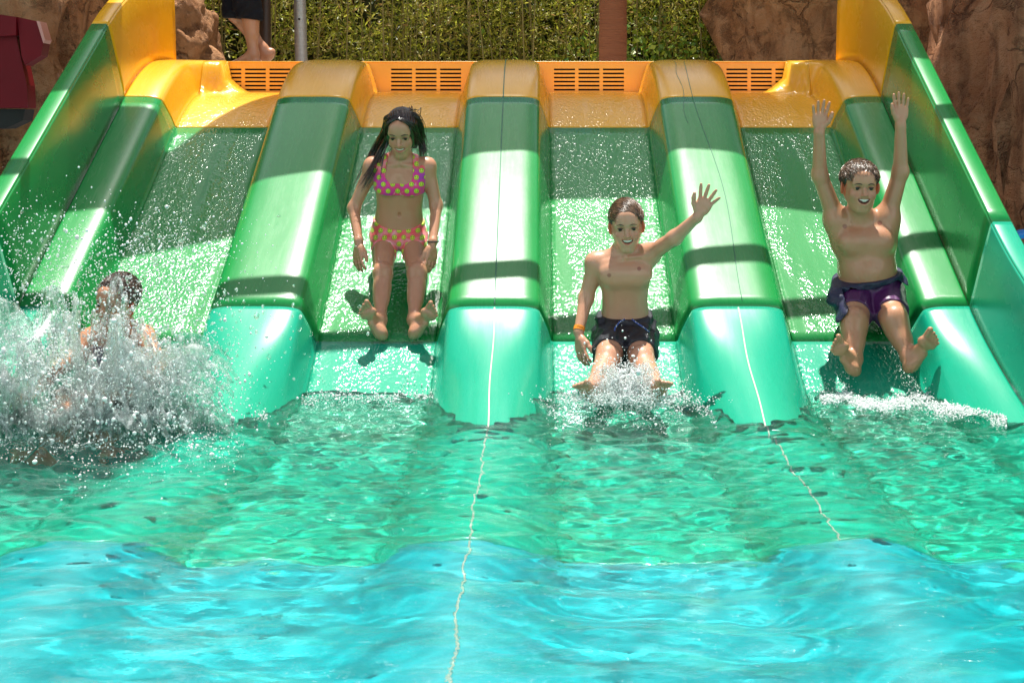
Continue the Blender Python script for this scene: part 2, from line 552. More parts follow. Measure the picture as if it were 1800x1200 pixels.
# ------------------------------------------------------------------ rocks
def rock_mat(name, a, b, c_):
    t = NT(name); c = t.coord()
    n = t.noise(c, 1.7, 8, .62, .6); n2 = t.noise(c, 9, 6, .65)
    col = t.mix(t.ramp(n, [(.33, 0.0), (.66, 1.0)]), a, b)
    col = t.mix(t.ramp(n2, [(.45, 0.0), (.75, .6)]), col, c_)
    st = t.ramp(t.noise(t.map(c, (3, 3, .35)), 2.4, 5, .6), [(.5, 0.0), (.68, .65)])
    col = t.mix(st, col, tuple(x * .38 for x in a))
    nz = t.node('ShaderNodeTexNoise'); nz.inputs['Scale'].default_value = 3.0; nz.inputs['Detail'].default_value = 5; t.put(nz.inputs['Vector'], c)
    wc = t.mix(.5, c, nz.outputs[1])
    cr = t.ramp(t.voro(t.map(wc, (1, 1, .7)), 4.2, 'DISTANCE_TO_EDGE'), [(0.0, 0.0), (.03, 1.0)])
    cr = t.math('MAXIMUM', cr, t.ramp(t.noise(c, 2.3, 3), [(.42, 0.0), (.56, 1.0)]))
    pit = t.ramp(t.noise(c, 6, 6, .7), [(.36, 0.0), (.46, 1.0)])
    col = t.mix(t.math('MULTIPLY_ADD', cr, .5, .5), tuple(x * .25 for x in a), col)
    col = t.mix(t.math('MULTIPLY_ADD', pit, .55, .45), tuple(x * .4 for x in a), col)
    h = t.math('ADD', t.noise(c, 7, 10, .68), t.math('MULTIPLY', cr, .35))
    h = t.math('ADD', h, t.math('MULTIPLY', pit, .25))
    h = t.math('ADD', h, t.math('MULTIPLY', t.noise(c, 50, 4, .7), .15))
    t.set(Base_Color=col, Roughness=.9, Specular_IOR_Level=.25, Normal=t.bump(h, 1.0, .11))
    return t.m
M['rock'] = rock_mat('brown_rock', (.32, .125, .055), (.52, .25, .125), (.58, .34, .20))
M['rock_tan'] = rock_mat('tan_rock', (.40, .18, .08), (.58, .30, .14), (.62, .38, .22))
import bmesh
def rock(name, c, r, label, mat, seed=0, sub=6, amp=.22, cat='rock', squash=None, crack=.09):
    bm = bmesh.new(); bmesh.ops.create_icosphere(bm, subdivisions=sub, radius=1)
    off = Vector((seed * 7.3, seed * 3.1, seed * 1.7)); m = min(r)
    for v in bm.verts:
        p = v.co.copy()
        # blocky: push towards a rounded box
        q = Vector([math.copysign(abs(x) ** .62, x) for x in p])
        w = Vector((q.x * r[0], q.y * r[1], q.z * r[2]))
        d = amp * mnoise.fractal(w * .9 + off, .8, 2.1, 5) + amp * .5 * mnoise.fractal(w * 3.2 + off, .7, 2.0, 5)
        vor = mnoise.voronoi(Vector((w.x * 1.2, w.y * 1.2, w.z * .8)) + off + Vector((.3, .3, .3)) * mnoise.noise(w * 2))[0]
        e = vor[1] - vor[0]
        d -= crack * max(0, 1 - e / .16) ** 1.5
        v.co = Vector(c) + w + p * d
    me = bpy.data.meshes.new(name); bm.to_mesh(me); bm.free()
    o = link(name, me, mat)
    tag(o, label, cat)
    return o
rock('rock_wall', (-3.62, 8.6, .9), (1.28, 1.2, 3.1), 'tall brown artificial rock wall left of the slide behind the red chute', M['rock_tan'], 1, cat='rock wall')
rock('rock_wall', (-5.6, 8.6, .6), (1.7, 1.6, 3.0), 'tan rock outcrop at the far upper left corner above the red chute', M['rock_tan'], 2, 5, cat='rock wall')
rock('boulder', (-2.50, 9.40, 1.25), (.62, .45, .95), 'rounded pinkish brown boulder between the orange wing and the hedge', M['rock_tan'], 3, 6, amp=.10, cat='boulder')
rock('rock_wall', (2.58, 9.7, 1.2), (1.14, .75, 2.6), 'orange brown rock face rising behind the orange back wall at the right of the hedge', M['rock_tan'], 4, 6, cat='rock wall', crack=.05)
rock('rock_wall', (4.25, 8.5, .7), (1.75, 1.5, 3.3), 'dark brown cracked rock wall to the right beyond the green rim', M['rock'], 5, 6, cat='rock wall')
rock('rock_wall', (4.6, 6.6, -.1), (1.9, .9, 1.05), 'low rock ledge beside the right side of the slide', M['rock'], 6, 5, cat='rock wall')

# ------------------------------------------------------------------ hedge
t = NT('bamboo_leaf')
g = t.node('ShaderNodeNewGeometry').outputs['Random Per Island']
col = t.ramp(g, [(0, (.07, .10, .012)), (.3, (.30, .33, .035)), (.55, (.55, .56, .06)), (.75, (.42, .37, .07)), (.9, (.42, .26, .09)), (1, (.6, .6, .22))])
t.set(Base_Color=col, Roughness=.45, Transmission_Weight=0.0)
tr = t.node('ShaderNodeBsdfTranslucent'); t.L.new(col, tr.inputs[0])
ms = t.node('ShaderNodeMixShader'); ms.inputs[0].default_value = .5
t.L.new(t.p.outputs[0], ms.inputs[1]); t.L.new(tr.outputs[0], ms.inputs[2]); t.L.new(ms.outputs[0], t.out.inputs[0])
M['leaf'] = t.m
M['cane'] = simple('bamboo_cane', (.24, .20, .06), .5, .4, 5, .1)
def hedge():
    N = 90000
    rg = RNG
    x = rg.uniform(-3.6, 3.4, N); y = 9.85 + rg.beta(1.3, 2.2, N) * 1.0; z = 1.1 + rg.random(N) ** .9 * 1.75
    # gaps
    keep = np.array([mnoise.noise(Vector((a * 2.2, b * 2, c * 1.6))) > -.22 for a, b, c in zip(x, y, z)])
    x, y, z = x[keep], y[keep], z[keep]; n = len(x)
    L = rg.uniform(.03, .085, n); Wd = L * rg.uniform(.13, .24, n)
    th = rg.uniform(0, 6.283, n); el = rg.normal(-.45, .6, n)
    d = np.stack([np.cos(th) * np.cos(el), np.sin(th) * np.cos(el), np.sin(el)], 1)
    r = rg.normal(size=(n, 3)); s = np.cross(d, r); s /= np.linalg.norm(s, axis=1)[:, None]
    c = np.stack([x, y, z], 1)
    nn = np.cross(d, s)
    v = np.stack([c - d * L[:, None] * .5, c + s * Wd[:, None] * .5 + nn * L[:, None] * .04, c + d * L[:, None] * .5 - nn * L[:, None] * .05, c - s * Wd[:, None] * .5 + nn * L[:, None] * .04], 1).reshape(-1, 3)
    f = np.arange(n * 4).reshape(n, 4)
    o = mesh('bamboo_hedge', v, f, M['leaf'], smooth=False)
    tag(o, 'dense strip of thin bamboo foliage behind the orange back wall', 'hedge', kind='stuff')
    mb = MB()
    for i in range(230):
        a = rg.uniform(-3.6, 3.4); b = 9.85 + rg.uniform(0, .7); lx, ly = rg.normal(0, .12, 2)
        r0 = rg.uniform(.003, .007)
        mb.tube([(a, b, 1.1), (a + lx * .4, b + ly * .4, 2.0), (a + lx, b + ly, 2.95)], [r0, r0 * .8, r0 * .5], 5, cap=False)
    q = mb.build('bamboo_canes', M['cane'])
    tag(q, 'thin upright bamboo canes inside the foliage behind the slide', 'canes', kind='stuff')
    # brighter broad-leaved shrubs seen through the canes
    t2 = NT('shrub_leaf')
    g2 = t2.node('ShaderNodeNewGeometry').outputs['Random Per Island']
    t2.set(Base_Color=t2.ramp(g2, [(0, (.05, .13, .01)), (.5, (.16, .27, .02)), (1, (.34, .42, .04))]), Roughness=.4)
    for (sx, sz, w_, n) in ((.95, 1.5, .7, 1500), (2.0, 1.55, .55, 900)):
        x = rg.normal(sx, w_ * .45, n); y = rg.uniform(9.72, 10.15, n); z = rg.normal(sz, .18, n)
        L = rg.uniform(.025, .06, n); Wd = L * .6
        d = rg.normal(size=(n, 3)); d /= np.linalg.norm(d, axis=1)[:, None]
        r = rg.normal(size=(n, 3)); s = np.cross(d, r); s /= np.linalg.norm(s, axis=1)[:, None]
        c = np.stack([x, y, z], 1)
        v = np.stack([c - d * L[:, None] * .5, c + s * Wd[:, None] * .5, c + d * L[:, None] * .5, c - s * Wd[:, None] * .5], 1).reshape(-1, 3)
        o = mesh('shrub', v, np.arange(n * 4).reshape(n, 4), t2.m, smooth=False)
        tag(o, 'bright yellow green leafy shrub among the bamboo ' + ('left of the brown trunk' if sx < 1 else 'right of the brown trunk'), 'shrub', kind='stuff')
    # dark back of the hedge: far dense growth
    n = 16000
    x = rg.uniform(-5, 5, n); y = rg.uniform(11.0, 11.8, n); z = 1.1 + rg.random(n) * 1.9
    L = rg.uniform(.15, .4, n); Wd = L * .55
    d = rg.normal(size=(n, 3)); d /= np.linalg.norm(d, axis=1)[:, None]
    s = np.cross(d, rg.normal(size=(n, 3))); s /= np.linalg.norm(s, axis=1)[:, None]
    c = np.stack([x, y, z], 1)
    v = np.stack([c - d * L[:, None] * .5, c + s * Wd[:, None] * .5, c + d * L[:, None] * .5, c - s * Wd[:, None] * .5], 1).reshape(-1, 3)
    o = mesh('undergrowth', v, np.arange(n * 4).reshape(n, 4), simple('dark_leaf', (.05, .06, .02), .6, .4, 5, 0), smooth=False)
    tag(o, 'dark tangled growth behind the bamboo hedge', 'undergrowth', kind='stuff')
hedge()

# ------------------------------------------------------------------ posts
def post(name, px, Y, r, ztop, mat, label, cat, lean=0, rings=0, taper=1.0):
    p = W(px, 110, Y)
    n = 26; pts = []; rad = []
    for i in range(n):
        f = i / (n - 1)
        pts.append((p.x + lean * f, Y, 1.15 + (ztop - 1.15) * f))
        rad.append(r * (1 + (taper - 1) * f) * (1 + rings * (.5 + .5 * math.sin(i * 2.1))))
    o = MB().tube(pts, rad, 20).build(name, mat)
    return tag(o, label, cat)
M['darkpost'] = simple('dark_stained_timber', (.045, .022, .012), .5, .4, 14, .4, 30)
t = NT('galvanised_pole'); c = t.coord()
t.set(Base_Color=t.mix(t.noise(t.map(c, (2, 2, 30)), 3, 4), (.28, .27, .25), (.46, .45, .43)), Roughness=.45, Metallic=.6,
      Normal=t.bump(t.noise(t.map(c, (1, 1, 14)), 6, 3), .4, .01))
M['galv'] = t.m
t = NT('rust_trunk'); c = t.coord()
w = t.noise(t.map(c, (2, 2, 22)), 2.2, 5, .6)
t.set(Base_Color=t.mix(w, (.20, .060, .022), (.36, .13, .055)), Roughness=.75, Normal=t.bump(w, .7, .03))
M['trunk'] = t.m
post('timber_post', 466, 9.0, .036, 3.9, M['darkpost'], 'slim dark timber post behind the walking person', 'post')
gp = post('metal_pole', 532, 8.9, .038, 3.9, M['galv'], 'grey galvanised metal pole beside the dark timber post', 'pole', lean=-.07)
post('palm_trunk', 1076, 9.2, .088, 4.4, M['trunk'], 'reddish brown round trunk rising in front of the bamboo', 'trunk', rings=.05, lean=.03)
# bolts on the pole
for zz in (1.75, 1.42):
    o = MB().tube([(gp.data.vertices[0].co.x * 0 + W(528, 110, 8.9).x, 8.868, zz), (W(528, 110, 8.9).x, 8.852, zz)], .007, 8).build('bolt', M['dark'], gp)

# ------------------------------------------------------------------ shade sail and overhead beam (above the frame; they cast the photo's shade)
def ridge_at(py):
    ys = np.linspace(5.0, 7.9, 2000)
    q = pathpt(0.0, ys, HD)
    yy = 240 + 2500 * (CH - q[:, 2]) / q[:, 1]
    k = int(np.argmin(np.abs(yy - py)))
    return Vector(q[k].tolist())
def lift(X, py, z):
    p = ridge_at(py); p.x = X
    return p + SV * ((z - p.z) / SV.z)
ZS = 3.45
ctrl_x = [-2.3, -1.95, -.98, 0, 1, 1.95, 2.4]
ctrl_y = [395, 378, 302, 262, 256, 305, 335]
xs = np.linspace(-3.2, 3.2, 60)
ys_px = np.interp(xs, ctrl_x, ctrl_y)
ys_px = np.convolve(np.pad(ys_px, 4, mode='edge'), np.ones(9) / 9, 'valid')
front = [lift(x, y, ZS) for x, y in zip(xs, ys_px)]
rows = []
for i, x in enumerate(xs):
    yb = 8.05 + SV.y / SV.z * (ZS - 1.4) + (.0 if x > -1.2 else -.75 * min(1, (-1.2 - x) / .5))
    col_ = []
    for j in range(14):
        f = j / 13
        y = front[i].y + (yb - front[i].y) * f
        z = ZS + .07 * math.sin(f * math.pi) * (1 - (x / 3.2) ** 2) 
        col_.append((x, y, z))
    rows.append(col_)
t = NT('shade_cloth'); c = t.coord()
cc_ = t.mix(t.noise(c, 6, 3), (.42, .41, .37), (.50, .48, .44))
t.set(Base_Color=cc_, Roughness=.85, Normal=t.bump(t.noise(c, 300, 2), .3, .001))
tr = t.node('ShaderNodeBsdfTranslucent'); t.L.new(cc_, tr.inputs[0])
ms = t.node('ShaderNodeMixShader'); ms.inputs[0].default_value = .12
t.L.new(t.p.outputs[0], ms.inputs[1]); t.L.new(tr.outputs[0], ms.inputs[2])
tp = t.node('ShaderNodeBsdfTransparent'); mk = t.node('ShaderNodeMixShader'); mk.inputs[0].default_value = .08   # open knit of the shade net
t.L.new(ms.outputs[0], mk.inputs[1]); t.L.new(tp.outputs[0], mk.inputs[2]); t.L.new(mk.outputs[0], t.out.inputs[0])
M['cloth'] = t.m
o = grid('shade_sail', np.array(rows), M['cloth'])
tag(o, 'beige shade sail stretched above the top of the slide', 'shade sail')
M['steel'] = simple('grey_painted_steel', (.30, .31, .32), .4, .1)
a = lift(-3.4, 500 + 26 * 1.6, 3.2); b = lift(3.4, 448 - 26 * 1.5, 3.2)
a = lift(0, 474, 3.2) + Vector((-3.5, -.30, 0)); b = lift(0, 474, 3.2) + Vector((3.5, .30, 0))
mid = (a + b) / 2; L = (b - a).length
o = MB().box(mid, (L, .085, .085), rz=math.atan2(b.y - a.y, b.x - a.x)).build('overhead_beam', M['steel'], bevel=.008)
tag(o, 'grey steel beam crossing high over the middle of the slide', 'beam')
for e, lb in ((a, 'left'), (b, 'right')):
    q = MB().tube([(e.x, e.y, -.3), (e.x, e.y, 3.55)], .05, 16).build('sail_post', M['steel'])
    tag(q, 'grey steel sail post outside the %s side of the slide' % lb, 'post')

# ------------------------------------------------------------------ red chute, blue handrail
M['red'] = simple('red_fibreglass', (.14, .004, .008), .45, .3, 6, .1, Specular_IOR_Level=.15)
rc = empty('red_chute', (-2.9, 7.3, .6))
tag(rc, 'dark red fibreglass chute outlet mounted on the rock wall at the left edge', 'chute')
def strip(pl, name, depth, mat, parent, Y, y2=None):
    v = []; f = []
    for (px, py) in pl: v.append(tuple(W(px, py, Y)))
    n = len(pl)
    for (px, py) in pl:
        p = W(px, py, Y); v.append((p.x, p.y + depth, p.z))
    f.append(tuple(range(n))[::-1]); f.append(tuple(range(n, 2 * n)))
    for i in range(n):
        j = (i + 1) % n
        f.append((i, j, n + j, n + i))
    return mesh(name, v, f, mat, parent, smooth=False)
strip([(-60, 190), (-60, 60), (0, 64), (28, 62), (40, 118), (47, 150), (49, 190)], 'body', .12, M['red'], rc, 7.25)
strip([(-60, 62), (-60, 24), (0, 26), (28, 30), (28, 62), (0, 64)], 'top_lip', .12, M['red'], rc, 7.2)
strip([(30, 30), (66, 38), (77, 72), (72, 98), (44, 115), (38, 100)], 'side_flare', .10, M['red'], rc, 7.22)
strip([(64, 37), (70, 38), (79, 70), (76, 76)], 'flare_edge', .10, simple('pink_edge', (.55, .22, .18), .4), rc, 7.20)
strip([(-60, 228), (-60, 192), (44, 192), (40, 212), (10, 226)], 'dark_opening', .14, M['dark'], rc, 7.3)  # near-black plate painted in for the shaded opening below the chute
M['blue'] = simple('blue_paint', (.02, .20, .62), .3, .1, 8, .05)
br = empty('blue_handrail', tuple(W(1785, 440, 6.3)))
tag(br, 'bright blue curved handrail end beyond the right rim', 'handrail')
cpts = []
for i in range(13):
    a_ = math.pi * (1 - i / 12 * .62)
    cpts.append(W(1800 + 27 * math.cos(a_), 434 - 23 * math.sin(a_), 6.3))
cpts = [W(1774, 520, 6.3), W(1773, 466, 6.3)] + cpts + [W(1860, 412, 6.3), W(1900, 425, 6.3)]
MB().tube(cpts, .021, 14).build('rail', M['blue'], br)
MB().box(W(1762, 424, 6.42), (.055, .05, .09)).build('bracket', M['blue'], br, bevel=.006)
# ------------------------------------------------------------------ implicit bodies (smoothly blended field -> one continuous mesh)
def V3(*a): return np.array(a[0] if len(a) == 1 else a, float)
def nrm(v): v = np.asarray(v, float); return v / np.linalg.norm(v)
class Field:
    def __init__(s): s.p = []
    def cone(s, a, b, ra, rb, k=.02, g='body', op=1):
        a, b = V3(a), V3(b); r = max(ra, rb)
        s.p.append(('cone', (a, b, ra, rb), np.minimum(a, b) - r, np.maximum(a, b) + r, k, g, op)); return s
    def ell(s, c, r, A=None, k=.02, g='body', op=1):
        c = V3(c); r = V3(r); A = np.eye(3) if A is None else np.asarray(A)   # rows = axes
        m = max(r)
        s.p.append(('ell', (c, r, A), c - m, c + m, k, g, op)); return s
    def chain(s, pts, rs, k=.008, g='body', op=1):
        for i in range(len(pts) - 1): s.cone(pts[i], pts[i + 1], rs[i], rs[i + 1], k, g, op)
        return s
    def torso(s, P0, P1, lat, tab, ex=2.4, k=.02, g='torso', bow=0.0):
        P0, P1, lat = V3(P0), V3(P1), V3(lat)
        up = P1 - P0; H = np.linalg.norm(up); up /= H
        lat = nrm(lat - up * lat.dot(up)); dep = np.cross(up, lat)
        tab = np.array(tab, float); m = tab[:, 1].max() + .05
        s.T = (P0, up, lat, dep, H)
        s.p.append(('torso', (P0, up, lat, dep, H, tab, ex, bow), np.minimum(P0, P1) - m, np.maximum(P0, P1) + m, k, g, 1)); return s
    @staticmethod
    def dist(kind, a, X, Y, Z):
        if kind == 'cone':
            p, q, ra, rb = a; ba = q - p; L2 = ba.dot(ba) + 1e-12
            x, y, z = X - p[0], Y - p[1], Z - p[2]
            t = np.clip((x * ba[0] + y * ba[1] + z * ba[2]) / L2, 0, 1)
            return np.sqrt((x - ba[0] * t) ** 2 + (y - ba[1] * t) ** 2 + (z - ba[2] * t) ** 2) - (ra + (rb - ra) * t)
        if kind == 'ell':
            c, r, A = a
            x, y, z = X - c[0], Y - c[1], Z - c[2]
            q = [(A[i][0] * x + A[i][1] * y + A[i][2] * z) / r[i] for i in range(3)]
            k0 = np.sqrt(q[0] ** 2 + q[1] ** 2 + q[2] ** 2) + 1e-9
            k1 = np.sqrt((q[0] / r[0]) ** 2 + (q[1] / r[1]) ** 2 + (q[2] / r[2]) ** 2) + 1e-9
            return k0 * (k0 - 1) / k1
        P0, up, lat, dep, H, tab, ex, bow = a
        x, y, z = X - P0[0], Y - P0[1], Z - P0[2]
        w = (x * up[0] + y * up[1] + z * up[2]) / H
        u = x * lat[0] + y * lat[1] + z * lat[2]
        v = x * dep[0] + y * dep[1] + z * dep[2] - bow * np.sin(np.clip(w, 0, 1) * math.pi)
        wf = np.linspace(-.3, 1.3, 200)
        # smooth spline through the table
        def sm(col):
            yv = np.interp(wf, tab[:, 0], tab[:, col]); kk = np.hanning(19); kk /= kk.sum()
            return np.convolve(np.pad(yv, 9, mode='edge'), kk, 'valid')
        A_ = np.interp(w, wf, sm(1)); B_ = np.interp(w, wf, sm(2))
        rad = (np.abs(u / A_) ** ex + np.abs(v / B_) ** ex) ** (1 / ex)
        d = (rad - 1) * np.minimum(A_, B_)
        cap = np.maximum(-w, w - 1) * H
        kk = .07; hh_ = np.maximum(kk - np.abs(d - cap), 0) / kk
        return np.maximum(d, cap) + hh_ * hh_ * kk / 4
    def eval(s, lo, h, shape, groups=None, off=0.0):
        F = np.full(shape, .12, np.float32)
        ax = [lo[i] + h * np.arange(shape[i]) for i in range(3)]
        for kind, a, bl, bh, k, g, op in s.p:
            if groups and g not in groups: continue
            m = k + .03
            i0 = [max(0, int((bl[i] - m - lo[i]) / h)) for i in range(3)]
            i1 = [min(shape[i], int((bh[i] + m - lo[i]) / h) + 2) for i in range(3)]
            if any(i0[i] >= i1[i] for i in range(3)): continue
            sl = tuple(slice(i0[i], i1[i]) for i in range(3))
            X = ax[0][sl[0]][:, None, None]; Y = ax[1][sl[1]][None, :, None]; Z = ax[2][sl[2]][None, None, :]
            d = s.dist(kind, a, X, Y, Z)
            f = F[sl]
            if op < 0:
                hh_ = np.maximum(k - np.abs(f + d), 0) / k
                F[sl] = np.maximum(f, -d) + hh_ * hh_ * k / 4
            else:
                hh_ = np.maximum(k - np.abs(f - d), 0) / k
                F[sl] = np.minimum(f, d) - hh_ * hh_ * k / 4
        return F
    def bounds(s, groups=None, pad=.02):
        P = [p for p in s.p if (not groups or p[5] in groups) and p[6] > 0]
        return np.min([p[2] for p in P], 0) - pad, np.max([p[3] for p in P], 0) + pad

def surface_nets(F, lo, h):
    sg = F < 0
    c = sg[:-1, :-1, :-1].astype(np.uint8)
    for dx, dy, dz in ((1, 0, 0), (0, 1, 0), (0, 0, 1), (1, 1, 0), (1, 0, 1), (0, 1, 1), (1, 1, 1)):
        c = c + sg[dx:sg.shape[0] - 1 + dx, dy:sg.shape[1] - 1 + dy, dz:sg.shape[2] - 1 + dz]
    cells = np.argwhere((c > 0) & (c < 8))
    cid = np.full(c.shape, -1, np.int32)
    cid[cells[:, 0], cells[:, 1], cells[:, 2]] = np.arange(len(cells))
    cor = [(a, b, d) for a in (0, 1) for b in (0, 1) for d in (0, 1)]
    val = {k: F[cells[:, 0] + k[0], cells[:, 1] + k[1], cells[:, 2] + k[2]].astype(float) for k in cor}
    acc = np.zeros((len(cells), 3)); cnt = np.zeros(len(cells))
    for k in cor:
        for ax in range(3):
            if k[ax] == 0:
                k2 = list(k); k2[ax] = 1; k2 = tuple(k2)
                a, b = val[k], val[k2]
                m = (a < 0) != (b < 0)
                t = np.where(m, a / np.where(m, a - b, 1), 0)
                p = np.array(k, float)[None, :] + 0 * acc
                p[:, ax] = t
                acc += p * m[:, None]; cnt += m
    v = lo + h * (cells + acc / cnt[:, None])
    quads = []
    for ax in range(3):
        a = [slice(None)] * 3; b = [slice(None)] * 3
        a[ax] = slice(0, -1); b[ax] = slice(1, None)
        sa, sb = sg[tuple(a)], sg[tuple(b)]
        E = np.argwhere(sa != sb)
        o1, o2 = [(1, 2), (2, 0), (0, 1)][ax]
        E = E[(E[:, o1] > 0) & (E[:, o2] > 0) & (E[:, o1] < F.shape[o1] - 1) & (E[:, o2] < F.shape[o2] - 1)]
        inside = sa[E[:, 0], E[:, 1], E[:, 2]]
        def cell(d1, d2):
            q = E.copy(); q[:, o1] -= d1; q[:, o2] -= d2
            return cid[q[:, 0], q[:, 1], q[:, 2]]
        q = np.stack([cell(1, 1), cell(0, 1), cell(0, 0), cell(1, 0)], 1)
        q[~inside] = q[~inside][:, ::-1]
        quads.append(q)
    q = np.concatenate(quads)
    q = q[(q >= 0).all(1)]
    return v, q

def field_mesh(name, fld, h, mat, parent, groups=None, bounds=None, fn=None, color=None, smooth_it=2):
    lo, hi = bounds if bounds is not None else fld.bounds(groups)
    lo = np.array(lo); hi = np.array(hi)
    shape = tuple(int(x) + 2 for x in (hi - lo) / h)
    F = fld.eval(lo, h, shape, groups)
    if fn is not None:
        X = (lo[0] + h * np.arange(shape[0]))[:, None, None]; Y = (lo[1] + h * np.arange(shape[1]))[None, :, None]; Z = (lo[2] + h * np.arange(shape[2]))[None, None, :]
        F = fn(F, X, Y, Z).astype(np.float32)
    F[0] = F[-1] = 1; F[:, 0] = F[:, -1] = 1; F[:, :, 0] = F[:, :, -1] = 1
    v, q = surface_nets(F, lo, h)
    for _ in range(smooth_it):          # light relaxation of the grid steps
        a = np.zeros_like(v); n = np.zeros(len(v))
        for i, j in ((0, 1), (1, 2), (2, 3), (3, 0)):
            np.add.at(a, q[:, i], v[q[:, j]]); np.add.at(n, q[:, i], 1)
            np.add.at(a, q[:, j], v[q[:, i]]); np.add.at(n, q[:, j], 1)
        v = v * .6 + .4 * a / np.maximum(n, 1)[:, None]
    o = mesh(name, v, q, mat, parent)
    if color is not None:
        cols = color(v)
        at = o.data.color_attributes.new('tint', 'FLOAT_COLOR', 'POINT')
        at.data.foreach_set('color', np.concatenate([cols, np.ones((len(v), 1))], 1).astype(np.float32).ravel())
    return o

def skin_mat(name, col, red):
    t = NT(name); c = t.coord()
    att = t.node('ShaderNodeAttribute'); att.attribute_name = 'tint'
    n = t.noise(c, 14, 5, .6); n2 = t.noise(c, 90, 3)
    base = t.mix(t.ramp(n, [(.35, 0.0), (.7, 1.0)]), col, tuple(a * .8 + b * .2 for a, b in zip(col, red)))
    base = t.mix(t.math('MULTIPLY', n2, .25), base, red)
    base = t.mix(1.0, base, att.outputs['Color'], 'MULTIPLY')
    drops = t.ramp(t.voro(c, 120), [(.10, 1.0), (.22, 0.0)])
    dm = t.ramp(t.noise(c, 9, 2), [(.5, 0.0), (.6, 1.0)])
    h = t.math('ADD', t.math('MULTIPLY', t.math('MULTIPLY', drops, dm), .6), t.math('MULTIPLY', t.noise(c, 220, 3), .2))
    t.set(Base_Color=base, Roughness=t.math('MULTIPLY_ADD', n, .25, .28), Subsurface_Weight=.12, Subsurface_Radius=(.9, .32, .16),
          Subsurface_Scale=.012, IOR=1.42, Normal=t.bump(h, .8, .0025), Coat_Weight=.45, Coat_Roughness=.10)
    return t.m
M['skin_girl'] = skin_mat('tanned_skin', (.50, .26, .15), (.50, .17, .10))
M['skin_boy'] = skin_mat('fair_skin', (.55, .30, .185), (.50, .18, .11))
M['skin_boy2'] = skin_mat('warm_skin', (.50, .26, .145), (.50, .16, .09))
M['white'] = simple('tooth_enamel', (.66, .63, .55), .25, .02, 8, 0)
M['eye_white'] = simple('eye_white', (.62, .58, .54), .15, .02, 8, 0)
M['iris'] = simple('dark_iris', (.025, .014, .008), .1, .1, 8, 0)
M['mouth'] = simple('mouth_inside', (.09, .018, .014), .5, .1, 8, 0)
M['brow'] = simple('brow_hair', (.02, .012, .008), .5, .2, 8, 0)
def hair_mat(name, a, b, rough=.28):
    t = NT(name); g = t.node('ShaderNodeNewGeometry').outputs['Random Per Island']
    t.set(Base_Color=t.mix(g, a, b), Roughness=rough, Specular_IOR_Level=.8)
    return t.m

def frame(f, u):
    f = nrm(f); u = V3(u); u = nrm(u - f * u.dot(f)); r = np.cross(f, u)   # r = person's right-hand side vector
    return r, f, u
class Head:
    def __init__(s, c, f, u, sc=1.0): s.c = V3(c); s.r, s.f, s.u = frame(f, u); s.s = sc
    def P(s, x, y, z): return s.c + s.s * (s.r * x + s.f * y + s.u * z)
    def A(s): return np.stack([s.r, s.f, s.u])
def add_head(F, H, neck, rn=.045, smile=1.0, wide=1.0, open_=1.0, ear=1.0, squint=.8):
    s = H.s; A = H.A(); P = H.P; g = 'head'
    F.ell(P(0, -.018, .030), V3(.074 * wide, .090, .080) * s, A, .02, g)
    F.ell(P(0, .022, -.028), V3(.0570 * wide, .060, .078) * s, A, .03, g)
    for sx in (-1, 1):
        F.cone(P(sx * .047 * wide, -.004, -.042), P(sx * .013, .058, -.097), .018 * s, .013 * s, .03, g)
        F.ell(P(sx * .036 * wide, .055, -.034), V3(.023, .018, .022) * s, A, .022, g)
        F.cone(P(sx * .014, .076, .022), P(sx * .046, .063, .020), .009 * s, .008 * s, .016, g)
    F.cone(P(-.008, .058, -.098), P(.008, .058, -.098), .015 * s, .015 * s, .022, g)
    F.ell(P(0, .060, .050), V3(.045, .025, .035) * s, A, .03, g)
    # muzzle
    F.ell(P(0, .066, -.056), V3(.030, .020, .026) * s, A, .02, g)
    # eye sockets then lids
    for sx in (-1, 1):
        F.ell(P(sx * .0315, .090, .003), V3(.018, .014, .0105) * s, A, .013, g, -1)
        F.ell(P(sx * .0315, .0665, .002), V3(.0165, .0135, .0125) * s, A, .006, g)
        F.ell(P(sx * .0315, .085, .000), V3(.0145, .012, .0042) * s * V3(1, 1, squint), A, .003, g, -1)
    # nose
    F.chain([P(0, .078, .010), P(0, .088, -.010), P(0, .099, -.028)], [.0065 * s, .0075 * s, .0095 * s], .010, g)
    for sx in (-1, 1):
        F.ell(P(sx * .0105, .090, -.032), V3(.0075, .008, .0065) * s, A, .006, g)
        F.ell(P(sx * .0055, .096, -.0395), V3(.0028, .005, .0028) * s, A, .003, g, -1)
    # lips: a smiling arc, then the opening cut through it
    mw = .0255 * smile
    def arc(x, dz, dy): q = x / mw; return P(x, .086 - .016 * q * q + dy, -.0585 + .010 * q * q * smile + dz)
    xs = np.linspace(-mw, mw, 7)
    op = .0062 * open_
    F.chain([arc(x, op * (1 - (x / mw) ** 2) + .002, 0) for x in xs], [.0036 * s] * 7, .004, g)
    F.chain([arc(x, -op * 1.3 * (1 - (x / mw) ** 2) - .003, -.001) for x in xs], [.0045 * s] * 7, .004, g)
    xi = xs * .9
    F.chain([arc(x, -.0012, .003) for x in xi], [max(.0018, op * (1 - (x / mw) ** 2) * .95) * s for x in xi], .003, g, -1)
    # ears
    for sx in (-1, 1):
        e = nrm(H.r * sx * .75 - H.f * .45); Ae = np.stack([e, nrm(np.cross(H.u, e)), H.u])
        c = P(sx * (.0755 * wide + .004), -.010, -.010)
        F.ell(c, V3(.0075, .020, .032) * s * ear, Ae, .008, g)
        F.ell(c + e * .008 * s, V3(.006, .011, .020) * s * ear, Ae, .006, g, -1)
    # neck
    F.cone(P(0, -.022, -.050), neck, rn, rn * 1.06, .03, g)
